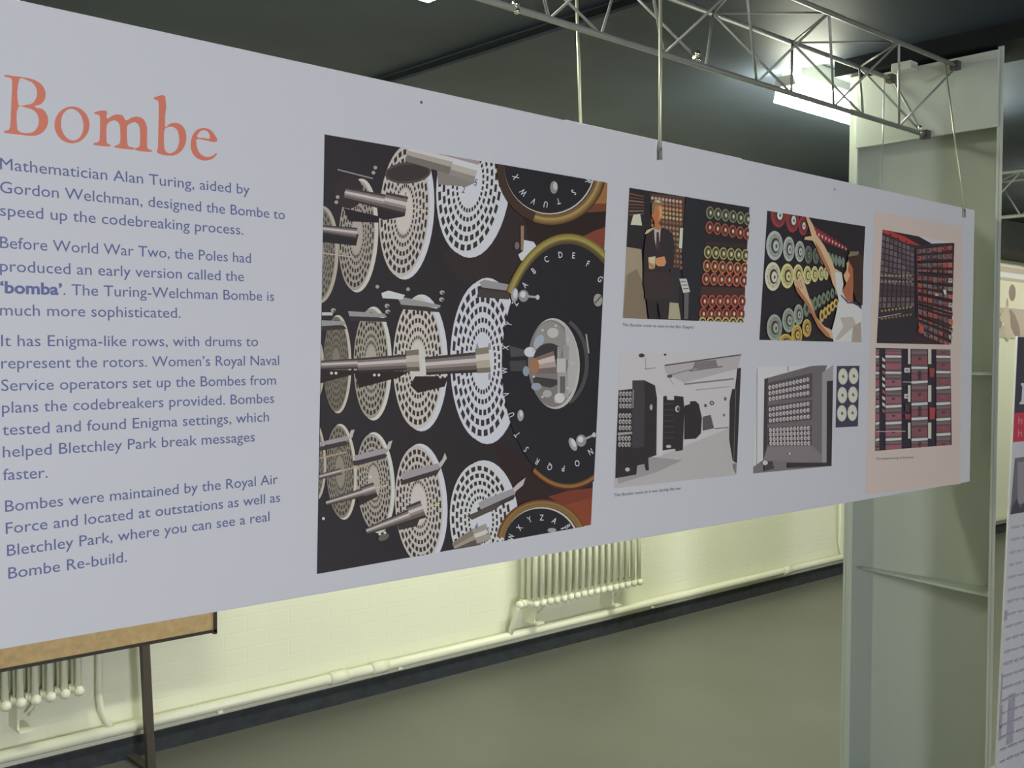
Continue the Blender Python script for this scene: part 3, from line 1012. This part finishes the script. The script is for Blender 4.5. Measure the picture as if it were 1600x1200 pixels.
gp([(962, 735), (1010, 725), (1020, 770), (960, 785)], (70, 64, 70))
gp([(1100, 735), (1340, 735), (1340, 755), (1100, 765)], (58, 52, 58))
ge(965, 735, 16, 14, (186, 182, 186))
ph.build('printed_photo', panel, label='black and white printed photo of one tall drum cabinet')
# --- six discs
P6 = H([(1400, 160), (1534, 158), (1525, 519), (1392, 526)])
ph = Print(P6)
ph.poly(P6, (62, 60, 84))
for x, y in ((1436, 222), (1499, 219), (1432, 333), (1495, 330), (1429, 441), (1491, 438)):
    ge(x, y, 29, 49, (176, 171, 166), n=24)
    ge(x, y, 25, 43, (192, 187, 178), n=24)
    ge(x + 1, y, 6, 10, (80, 76, 86), n=10)
    gl((x, y - 4), (x + 12, y + 8), 3, (110, 106, 110))
ph.build('printed_photo', panel, label='small dark printed photo of six pale discs')

# --- pink band with two photographs
pk = Print(base=0.0003)
pk.poly([(1366.5, 329.5), (1503, 355), (1501, 756), (1352, 773)], (198, 172, 170))
pk.build('pink_band', panel, label='pale pink printed band at the far end')
I = mapper(1340, 340, 6.0)
P7 = I([(232, 112), (905, 240), (870, 1192), (178, 1176)])
ph = Print(P7, base=0.0006)
ph.poly(P7, (58, 50, 58))


def gp(l, c):
    ph.poly(I(l), c)


gp([(560, 165), (640, 180), (760, 205), (905, 236), (690, 244), (600, 215)], (186, 184, 190))
gp([(232, 112), (400, 140), (560, 170), (690, 242), (580, 262), (460, 225), (330, 145)], (46, 42, 48))
gp([(232, 112), (330, 138), (440, 178), (585, 262), (450, 242), (350, 188), (232, 140)], (178, 52, 54))
for k in range(3):
    gp([(300 + k * 75, 150 + k * 34), (316 + k * 75, 156 + k * 34), (306 + k * 75, 172 + k * 34), (290 + k * 75, 160 + k * 34)], (70, 40, 46))
cols = ((104, 92, 104), (92, 80, 92), (112, 92, 96), (96, 84, 100), (84, 76, 90))
for r in range(12):
    for k in range(8):
        f0, f1 = k / 8, (k + .72) / 8
        xl = 228 - r * 4
        xa, xb = xl + (535 - xl) * f0, xl + (535 - xl) * f1
        top = lambda f: (165 + r * 58) * (1 - f) + (290 + r * 46) * f
        hh = 44 if r != 6 else 34
        gp([(xa, top(f0)), (xb, top(f1)), (xb, top(f1) + hh * (1 - f1 * .2)), (xa, top(f0) + hh * (1 - f0 * .2))], cols[(r * 3 + k * 2) % 5] if r not in (8, 9) else (78, 60, 66))
for k in range(9):
    f = k / 9
    for yy, c in ((545, (150, 132, 84)), (875 - f * 40, (146, 132, 80)), (600, (140, 120, 120)), (950 - f * 46, (126, 110, 84))):
        p = I([(222 + 300 * f, yy)])[0]
        ph.ell(p[0], p[1], 1.9, 1.7, c, n=8)
gp([(188, 935), (400, 897), (400, 902), (188, 942)], (176, 170, 170))
gp([(180, 975), (545, 930), (545, 1180), (178, 1178)], (50, 46, 54))
gp([(535, 290), (900, 240), (870, 1190), (540, 1180)], (62, 44, 50))
rr = random.Random(3)
for k in range(13):
    f = k / 13
    yl, yr = 300 + f * 800, 262 + f * 1010
    for j in range(7):
        a, b = j / 7, (j + .85) / 7
        x0, x1 = 550 + a * 335, 550 + b * 335
        y0, y1 = yl + (yr - yl) * a, yl + (yr - yl) * b
        h = 36 + rr.random() * 14
        c = rr.choice(((146, 70, 74), (126, 62, 70), (116, 92, 100), (134, 80, 84), (104, 86, 96), (160, 72, 70), (88, 66, 74)))
        if j == 6 and k > 1:
            c = rr.choice(((170, 160, 164), (182, 92, 80), (150, 130, 134)))
        gp([(x0, y0), (x1, y1), (x1, y1 + h), (x0, y0 + h)], c)
    for j in range(14):
        a = j / 14 + .01
        x = 555 + a * 320
        y = yl + (yr - yl) * a + 8
        gp([(x, y), (x + 10, y), (x + 10, y + 16), (x, y + 16)], rr.choice(((120, 108, 116), (70, 44, 50), (170, 90, 84))))
for k, f in enumerate((.14, .26, .37, .5, .63, .77)):
    yl, yr = 300 + f * 800, 262 + f * 1010
    gp([(555, yl - 2), (870, yr), (872, yr + 18), (555, yl + 20)], (44, 38, 44))
gp([(780, 680), (808, 676), (815, 718), (795, 722)], (206, 200, 196))
gp([(705, 712), (735, 712), (738, 735), (708, 735)], (206, 150, 110))
gp([(555, 1000), (600, 1020), (600, 1085), (558, 1060)], (190, 70, 58))
ph.build('printed_photo', panel, label='printed photo of dark machine corner with red wiring racks')

J = mapper(1340, 530, 4.8)
P8 = J([(135, 65), (695, 78), (705, 792), (130, 838)])
ph = Print(P8, base=0.0006)
ph.poly(P8, (50, 44, 60))


def gp(l, c):
    ph.poly(J(l), c)


def module(x0, x1, y0, y1, light):
    h = y1 - y0
    s = -.03 * (x1 - x0) if y0 > 400 else 0
    for a, b, c in ((0, .14, (96, 88, 98)), (.14, .28, (124, 96, 104)), (.28, .42, (92, 74, 86)), (.42, .86, light), (.86, 1, (104, 78, 88))):
        gp([(x0, y0 + a * h), (x1, y0 + a * h + s), (x1, y0 + b * h + s), (x0, y0 + b * h)], c)
    xm = (x0 + x1) / 2
    gp([(xm - 14, y0 + .5 * h), (xm + 14, y0 + .48 * h), (xm + 10, y0 + .62 * h), (xm - 8, y0 + .66 * h)], rr.choice(((88, 56, 66), (196, 60, 72), (70, 50, 60))))


for x0, x1, bars, cl in ((133, 160, (130, 252, 380, 507, 633, 755), (136, 92, 106)), (205, 325, (128, 250, 375, 505, 630, 752), (144, 90, 104)), (398, 520, (213, 323, 487, 597, 753), (132, 74, 88)), (583, 690, (130, 245, 365, 484, 602, 715), (126, 76, 88))):
    prev = 64
    for i, y in enumerate(list(bars) + [850]):
        module(x0, x1, prev + 10, y - 10, cl)
        if y < 840:
            s = 6 if y > 300 else -2
            gp([(x0, y - 8), (x1, y - 8 - s), (x1, y + 10 - s), (x0, y + 12)], (196, 190, 192))
        prev = y
for x0, x1 in ((370, 389), (521, 545)):
    for y0, y1 in ((66, 186), (345, 470), (625, 745)):
        gp([(x0, y0), (x1, y0), (x1, y1), (x0, y1)], (190, 184, 176))
for k in range(9):
    gp([(176, 135 + k * 48), (198, 150 + k * 48), (198, 172 + k * 48), (176, 160 + k * 48)], ((186, 180, 176), (150, 86, 70))[k % 3 == 2])
for y in (215, 410):
    gp([(342, y), (384, y), (384, y + 35), (342, y + 35)], (186, 184, 186))
    gp([(356, y + 12), (370, y + 12), (370, y + 24), (356, y + 24)], (80, 74, 86))
for x, y, w, h, c in ((530, 215, 40, 70, (150, 62, 60)), (530, 510, 45, 90, (170, 60, 66)), (345, 560, 45, 40, (150, 56, 60)), (345, 480, 38, 60, (80, 54, 64))):
    gp([(x, y), (x + w, y + 4), (x + w - 6, y + h), (x + 3, y + h)], c)
for y in (230, 500, 760):
    for k in range(4):
        p = J([(460, y + 14 + k * 18)])[0]
        ph.ell(p[0], p[1], 2.6, 1.7, (62, 58, 72), n=8)
ph.line(*J([(330, 320), (400, 322)]), .8, (190, 184, 186))
ph.line(*J([(132, 692), (350, 690)]), .8, (190, 184, 186))
ph.build('printed_photo', panel, label='printed photo of stacked red modules with white bars')

for s, a, b, cap in (("The Bombe room as seen in the film \u2018Enigma\u2019", (972, 509.5), (1084, 513.5), .0075), ('The Bombe room as it was during the war', (959, 776), (1064, 764.5), .0078), ('The internal workings of the Bombe', (1368, 718.5), (1427, 716), .0078)):
    cp = Print(base=0.0009)
    cp.words(s, board(*a), board(*b), cap, (104, 100, 116))
    cp.build('caption', panel)
for x, y in ((658, 160), (1304, 296), (1031, 420)):
    if y < 400:
        MB().tube([board(x, y, 0), board(x, y, .0012)], .003, 10).build('fixing_pin', mat('dull_pin', (.3, .27, .2), .4, .5), panel)

# panels hung back to back with it, seen only as slivers over its top edge
for (xa, xb, zt, lab) in ((on(1, 885, 200, 1.9).x, on(1, 1159, 248, 1.9).x, on(1, 1060, 225.5, 1.9).z, 'blank back of a pale board peeping over the middle of the printed panel'),
                          (on(1, 1268, 280, 1.9).x, on(1, 1418, 300, 1.9).x, on(1, 1300, 279.5, 1.9).z, 'blank back of a pale board peeping over the panel near the column')):
    o = MB().box((xa, 1.9, 1.36), (xb, 1.908, zt), .001).build('back_board', BOARDWHITE)
    tag(o, lab, 'board', 'boards hung behind the printed panel')

# ------------------------------------------------------------------ truss overhead
K = 3.83 / 3.594
NY, NZ = 1.67 * K, 1.74 + 1.005 * K
FY = 1.908 * K
pL = on(0, 1441, 209, 3.80)
LY, LZ = pL.y, pL.z
truss = empty('lattice_truss', (2.0, LY, LZ), 'grey triangular lattice truss over the printed panel, running to the column', 'truss')
XA = -0.4
XE = XF - .012
for y, z, r in ((NY, NZ, .0085), (FY, NZ, .0085), (LY, LZ, .0085)):
    MB().tube([(XA, y, z), (XE, y, z)], r, 10).build('chord', STEEL, truss)
    MB().box((XE - .03, y - .016, z - .016), (XE, y + .016, z + .016), .003).build('end_bracket', BROWNSTEEL, truss)
la = MB()
P = 0.444
n0 = 3.40 - 9 * P
for i in range(10):
    xn = n0 + i * P               # upper node on the near chord
    xl = xn + P / 2
    if xl < XE:
        la.tube([(xn, NY, NZ), (xl, LY, LZ)], .0042, 6)
        la.tube([(xl, LY, LZ), (xn + P, NY, NZ)] if xn + P < XE else [(xl, LY, LZ), (XE, NY, NZ)], .0042, 6)
    xf = xn + .19                 # upper node on the far chord
    xm = xf + P / 2
    if xm < XE:
        la.tube([(xf, FY, NZ), (xm, LY, LZ)], .0042, 6)
        la.tube([(xm, LY, LZ), (min(xf + P, XE), FY, NZ)], .0042, 6)
    la.tube([(xn, NY, NZ), (xf, FY, NZ)], .0036, 6)
    if xn + P < XE:
        la.tube([(xf, FY, NZ), (xn + P, NY, NZ)], .0036, 6)
la.build('lattice', STEEL, truss)
for px, py in ((806, 6), (1090, 84), (1438, 200)):
    c = on(1, px, py, LY - .005)
    k = MB().ball(c, .009, 1, 1, 1.25).ball(c + Vector((.004, 0, -.016)), .008)
    k.tube([c + Vector((-.012, .004, -.012)), c + Vector((.014, .004, -.012))], .0045, 8)
    k.build('clamp', CHROME, truss)


def rod(name, a, b, r, hook, label, material=ROD):
    t = empty(name, b, label, 'rod', 'rods the boards hang on')
    MB().tube([a, b], r, 10).build('shank', material, t)
    lo = MB()
    lo.tube([a + Vector((0, 0, .0)), a + Vector((.006, .012, .012)), a + Vector((0, .02, .004))], r * .9, 8)
    lo.build('top_hook', material, t)
    if hook:
        MB().tube([b + Vector((0, -.002, .006)), b + Vector((0, -.003, -.022))], min(.004, r * 1.1), 10).build('clip', STEEL, t)
    return t


def chord_pt(px, y, z):
    # point of a chord seen above image column px
    best = min((XA + i * .005 for i in range(860)), key=lambda x: abs(scr(x, y, z)[0] - px))
    return Vector((best, y, z))


def scr(x, y, z):
    d = Vector((x, y, z)) - EYE
    w = d.dot(_f)
    return 800 + FPX * d.dot(RT) / w, 600 - FPX * d.dot(UP) / w


rod('hanging_rod', chord_pt(1033, NY, NZ), board(1027, 236, .0085), .0045, True, 'pale rod clipped over the front of the printed panel at its middle')
rod('hanging_rod', chord_pt(899, FY, NZ), on(1, 907.5, 200, 1.904), .0045, False, 'pale rod passing down behind the top edge of the printed panel')
rod('hanging_rod', chord_pt(1476, NY, NZ), board(1503.5, 330, .007), .0028, True, 'thin rod at the end of the panel in front of the column')
rod('hanging_rod', chord_pt(1382, FY, NZ), on(1, 1378, 302, 1.904), .0022, False, 'thin dark wire crossing the left side of the cover plate', STEEL)

# second truss, crossing the room beyond the column
q = on(2, 1582, 268, 2.81)
XT = q.x
t2 = empty('lattice_truss', (XT, 0, 2.3), 'far lattice truss crossing the room beyond the column', 'truss')
zb = on(0, 1582, 338, XT).z
XT2 = on(2, 1582, 281.5, 2.81).x
for x, z in ((XT, 2.81), (XT2, 2.81), (XT, zb)):
    MB().tube([(x, -3, z), (x, WALL_Y, z)], .011, 8).build('chord', STEEL, t2)
la = MB()
y = -3.0
while y < WALL_Y - .5:
    la.tube([(XT, y, 2.81), (XT, y + .25, zb)], .005, 6).tube([(XT, y + .25, zb), (XT, y + .5, 2.81)], .005, 6)
    la.tube([(XT2, y + .25, 2.81), (XT, y, zb)], .005, 6).tube([(XT, y + .5, zb), (XT2, y + .25, 2.81)], .005, 6)
    la.tube([(XT, y, 2.81), (XT2, y + .25, 2.81)], .004, 6)
    y += .5
la.build('lattice', STEEL, t2)


# ------------------------------------------------------------------ fluorescent lamps on the ceiling
def lamp(x0, x1, y, label, TUBE=TUBE):
    t = empty('fluorescent_lamp', ((x0 + x1) / 2, y, CEIL), label, 'lamp', 'fluorescent lamps on the ceiling')
    MB().box((x0 + .05, y - .045, CEIL - .075), (x1 - .05, y + .045, CEIL), .004).build('spine', WHITE, t)
    MB().prism([(x0, y - .032, CEIL - .078), (x0, y + .032, CEIL - .078), (x0, y + .05, CEIL - .175), (x0, y - .05, CEIL - .175)], (x1 - x0, 0, 0)).build('diffuser', TUBE, t)
    for x in (x0 - .004, x1 - .008):
        MB().prism([(x, y - .034, CEIL - .075), (x, y + .034, CEIL - .075), (x, y + .052, CEIL - .120), (x, y - .052, CEIL - .120)], (.012, 0, 0)).build('end_cap', WHITE, t)
    return t


LZB = CEIL - .175
c2 = on(2, 1209, 160, LZB)
c1 = on(2, 669, 4, LZB)
lamp(c2.x, c2.x + 1.5, c2.y - .05, 'glowing fluorescent lamp on the ceiling half hidden by the green column')
lamp(c1.x - 1.5, c1.x, c1.y - .05, 'glowing fluorescent lamp cut by the top edge, nearer the camera', TUBE_DIM)
for i in (1, 2):  # extra lamps out of view, added to brighten the far wall
    lamp(c2.x + 3.3 * i, c2.x + 3.3 * i + 1.5, c2.y - .05, 'unseen fluorescent lamp added further along the ceiling to light the far wall', TUBE_DIM)

# ------------------------------------------------------------------ heating along the wall
pz = 0.150
pr = 0.025
pyy = WALL_Y - .045
hp = MB().tube([(X0 + .05, pyy, pz), (X1 - .05, pyy, pz)], pr, 14)
root = tag(hp.build('heating_pipe', CREAM), 'cream heating pipe running along the wall above the black skirting', 'pipe')
for px, py in ((528, 1050), (592, 1037), (1228, 888)):
    c = on(1, px, py, pyy).x
    MB().tube([(c - .05, pyy, pz), (c + .05, pyy, pz)], pr + .006, 14).build('coupling', CREAM, root)
for x in (2.2, 3.2, 5.2):
    MB().box((x - .012, pyy - .02, pz - .03), (x + .012, WALL_Y - .003, pz - .02)).build('pipe_bracket', CREAM, root)


def riser(x, z, label):
    pts = [(x, pyy + .005, z), (x, pyy + .005, .30), (x + .006, pyy + .004, .245), (x + .022, pyy + .002, .205), (x + .05, pyy, .158)]
    return tag(MB().tube(pts, .014, 12).build('riser_pipe', CREAM), label, 'pipe', 'risers off the heating pipe')


riser(on(1, 156, 1080, pyy).x, 1.6, 'cream riser pipe with a bent foot right of the nearer radiator')
riser(on(1, 1313, 830, pyy).x, 1.6, 'cream riser pipe beside the green column at the wall')


def section(x, y, z0, z1):
    s = MB()
    for k in (-1, 0, 1):
        s.tube([(x, y + k * .05, z0 + .02), (x, y + k * .05, z1 - .02)], .0135, 10)
    for z in (z0 + .02, z1 - .02):
        s.tube([(x, y - .062, z), (x, y + .062, z)], [.019, .019], 12)
        s.ball((x, y - .06, z), .021)
        s.tube([(x - .026, y, z), (x + .026, y, z)], .02, 12)
    return s


def radiator(xs, y, z0, z1, label, foot_x, valve):
    t = empty('column_radiator', (sum(xs) / len(xs), y, z0), label, 'radiator', 'column radiators under the panel')
    for x in xs:
        section(x, y, z0, z1).build('section', CREAM, t)
    for x in foot_x:
        f = MB().box((x - .02, y - .03, z0 - .11), (x + .035, y + .10, z0 - .10)).box((x - .02, y - .005, z0 - .10), (x - .012, y + .10, z0 + .01))
        f.tube([(x + .03, y + .02, z0 - .06), (x + .05, y, z0 - .03), (x + .055, y - .01, z0 + .01)], .007, 8)
        f.build('bracket', CREAM, t)
    if valve:
        xv = xs[0] - .07
        v = MB().tube([(xs[0], y, z0 + .02), (xs[0] - .03, y, z0 + .02), (xv, y, z0 + .018), (xv - .012, y, z0), (xv - .014, y + .01, z0 - .04), (xv - .02, y + .03, z0 - .09), (xv - .03, pyy, .14)], .015, 12)
        v.tube([(xs[0] - .03, y, z0 + .02), (xs[0] - .055, y, z0 + .019)], .024, 10).ball((xv, y, z0 + .016), .024)
        v.build('valve_pipe', CREAM, t)
    return t


RY = WALL_Y - .10
ry = RY - .06
xa, xb = on(1, 838, 900, ry).x, on(1, 1000, 880, ry).x
z0 = on(1, 920, 932, ry).z
radiator([xa + (xb - xa) * i / 16 for i in range(17)], RY, z0, z0 + .66, 'cream column radiator on the wall below the middle of the panel', (xa + .06, xb - .17), True)
xr = on(1, 124, 1080, ry).x
z1 = on(1, 60, 1101, ry).z
pit = (on(1, 124, 1080, ry).x - on(1, 9, 1100, ry).x) / 5
radiator([xr - pit * i for i in range(16, -1, -1)], RY, z1, z1 + .66, 'cream column radiator low on the wall behind the tan board', (xr - pit * 3.6,), False)

# ------------------------------------------------------------------ tan board on a stand
BY = on(2, 238, 1206, 0).y
zb0 = on(1, 300, 994, BY).z
xe = on(1, 338, 975, BY).x
nb = empty('notice_board', (1.0, BY, 0), 'tan notice board in a dark frame on a brown metal stand by the wall', 'notice board')
MB().box((xe - 1.6, BY, zb0 + .008), (xe - .012, BY + .012, zb0 + 1.0)).build('board', CORK, nb)
fr = MB()
fr.box((xe - 1.6, BY - .008, zb0), (xe, BY + .018, zb0 + .012)).box((xe - .014, BY - .008, zb0 - .008), (xe, BY + .018, zb0 + 1.01))
fr.box((xe - 1.612, BY - .008, zb0 - .008), (xe - 1.6, BY + .018, zb0 + 1.01)).box((xe - 1.6, BY - .008, zb0 + 1.0), (xe, BY + .018, zb0 + 1.012))
fr.build('frame', DARKWOOD, nb)
xl = on(1, 227, 1015, BY).x
for x in (xl, xl - 1.0):
    LX = .025          # the legs lean a little
    MB().prism([(x - .0165, BY - .006, zb0 + .008), (x + .0165, BY - .006, zb0 + .008), (x + LX + .0165, BY - .006, .012), (x + LX - .0165, BY - .006, .012)], (0, .030, 0)).build('leg', BROWNSTEEL, nb)
    x += LX
    MB().box((x - .02, BY - .22, 0), (x + .02, BY + .25, .016), .002).build('foot', BROWNSTEEL, nb)

# ------------------------------------------------------------------ banner at the right and print on the far wall
DX, DY = math.cos(math.radians(-5.7)), math.sin(math.radians(-5.7))
tl = on(0, 1590, 525, 4.28)
bl = on(0, 1557, 1200, 4.28)
ld = (bl - tl)
bl = tl + ld * ((tl.z - .03) / (tl.z - bl.z))
ban = empty('standing_banner', (bl.x + .4, bl.y, 0), 'white banner with black top and red strip at the right edge', 'banner')
ex = Vector((DX, DY, 0))


def bq(u, v, off=0.0):
    return tl + (bl - tl) * v + ex * u + Vector((DY, -DX, 0)) * -(-off)


nrm = Vector((-DY, DX, 0))
MB().prism([bq(0, 0), bq(.8, 0), bq(.8, 1), bq(0, 1)], nrm * .008).build('sheet', BOARDWHITE, ban)
bs = MB()
bs.box((bl.x - .02, bl.y - .12, 0), (bl.x + .85, bl.y + .08, .03), .004)
bs.build('base', STEEL, ban)


def bplace(u, v, off):
    return tl + (bl - tl) * v + ex * u - nrm * off


HB = (tl - bl).length


def bpx(px, py):
    # banner coordinates of a photo point
    d = ray(px, py)
    t = (tl - EYE).dot(nrm) / d.dot(nrm)
    p = EYE + d * t - tl
    w = (bl - tl)
    v = p.z / w.z
    return ((p - w * v).dot(ex), v)


bp_ = Print(base=.0005, place=bplace)
v1, v2 = bpx(1595, 645)[1], bpx(1590, 691)[1]
bp_.poly([(.003, .002), (.8, .002), (.8, v1), (.003, v1)], (66, 62, 78))
bp_.poly([(.003, v1), (.8, v1), (.8, v2), (.003, v2)], (190, 54, 76))
bp_.poly([(.05, .02), (.2, .01), (.3, v1 * .6), (.1, v1 * .9)], (84, 80, 94))
u, v = bpx(1597, 632)
bp_.build('heading', ban, label='black heading and red strip')


def bwords(s, u, v, w, h, c, bold=0.0):
    tr, x0, x1 = text_tris(s, bold)
    bw.layer()
    for t in tr:
        bw.poly([(u + (x - x0) / (x1 - x0) * w, v - y * h / .73 / HB) for x, y in t], c, layer=False)


bw = Print(base=.0009, place=bplace)
us, vs_ = bpx(1595.5, 632)
ht = .085 / HB
# start of a large serif letter, cut by the frame, and pale unreadable marks on the red strip
bw.poly([(us, vs_), (us + .050, vs_), (us + .050, vs_ - .004), (us + .036, vs_ - .008), (us + .036, vs_ - ht + .008), (us + .050, vs_ - ht + .004), (us + .050, vs_ - ht), (us + .004, vs_ - ht), (us + .004, vs_ - ht + .004), (us + .016, vs_ - ht + .008), (us + .014, vs_ - .008), (us, vs_ - .004)], (206, 204, 210))
for py in (663, 683):
    u1, w1 = bpx(1594.5, py)
    for k in range(9):
        h1 = (.030 if k % 3 == 0 else .022) / HB
        bw.poly([(u1 + k * .024, w1 - h1), (u1 + k * .024 + .006, w1 - h1), (u1 + k * .024 + .006, w1), (u1 + k * .024, w1)], (214, 132, 146))
        if k % 2 == 0:
            bw.poly([(u1 + k * .024, w1 - h1 * .6), (u1 + k * .024 + .018, w1 - h1 * .6), (u1 + k * .024 + .018, w1 - h1 * .45), (u1 + k * .024, w1 - h1 * .45)], (214, 132, 146))
# grey photograph and faint handwriting background
gph = Print(base=.0009, place=bplace)
uA, vA = bpx(1591, 716)
uB, vB = bpx(1586, 805)
gph.poly([(uA, vA), (.5, vA), (.5, vB), (uB, vB)], (104, 100, 112))
gph.poly([(uA + .02, vA + .01), (.4, vA + .01), (.4, vB - .03), (uA + .04, vB - .02)], (134, 130, 142))
gph.poly([(uA, vB - .02), (uA + .03, vB - .035), (uA + .06, vB - .01), (uA + .1, vB - .03), (.5, vB - .03), (.5, vB), (uB, vB)], (74, 70, 82))
gph.build('printed_photo', ban, label='small grey printed photo')
rb = random.Random(5)
for i in range(20):
    py = 825 + i * 20
    u0, v0 = bpx(1579 - i * 1.2 + rb.random() * 4, py)
    x = max(.012 + rb.random() * .01, u0)
    while x < .75:
        l = .03 + rb.random() * .05
        bw.poly([(x, v0), (x + l, v0 - .002 + rb.random() * .003), (x + l * .9, v0 + .003 + rb.random() * .004), (x + .004, v0 + .005)], (158, 155, 178))
        x += l + .012
for (pa, pb_, w) in (((1571, 960), (1573, 975), .02), ((1556, 1115), (1562, 1150), .02), ((1553, 1150), (1556, 1172), .02), ((1569, 1060), (1564, 1110), .008), ((1592, 1090), (1590, 1170), .05)):
    a, b = bpx(*pa), bpx(*pb_)
    ua, ub = max(.004, a[0]), max(.004, b[0])
    gph = Print(base=.0016, place=bplace)
    gph.poly([(ua, a[1]), (ua + w, a[1]), (ub + w, b[1]), (ub, b[1])], (150, 146, 170))
    gph.build('printed_patch', ban, label='lilac printed patch')
bw.build('script_lettering', ban, label='faint grey script and photo printing')

wp = empty('wall_print', (10.0, WALL_Y - .012, 1.7), 'pale sepia floral print on the far wall right of the column', 'wall print')
za, zb_ = on(1, 1580, 418, WALL_Y).z, on(1, 1580, 528, WALL_Y).z
MB().box((7.6, WALL_Y - .012, zb_), (13.5, WALL_Y, za)).build('sheet', mat('sepia_paper', (.62, .52, .46), .6), wp)
fp = Print(base=.001, place=lambda x, z, off: Vector((x, WALL_Y - .012 - off, z)))
zt = za
zz = lambda py: on(1, 1580, py, WALL_Y).z
fp.poly([(7.6, zz(427)), (13.5, zz(427)), (13.5, zz(435)), (7.6, zz(435))], (226, 226, 206))
fp.poly([(7.6, zz(440)), (13.5, zz(440)), (13.5, zz(482)), (7.6, zz(482))], (196, 184, 176))
rb = random.Random(11)
for i in range(70):
    x = 7.7 + rb.random() * 5.7
    z = zz(455 + rb.random() * 70)
    fp.ell(x, z, .05 + rb.random() * .16, .03 + rb.random() * .07, rb.choice(((150, 136, 128), (128, 110, 112), (216, 206, 186), (170, 156, 150))), n=10, rot=rb.random() * 3)
fp.build('floral_printing', wp)
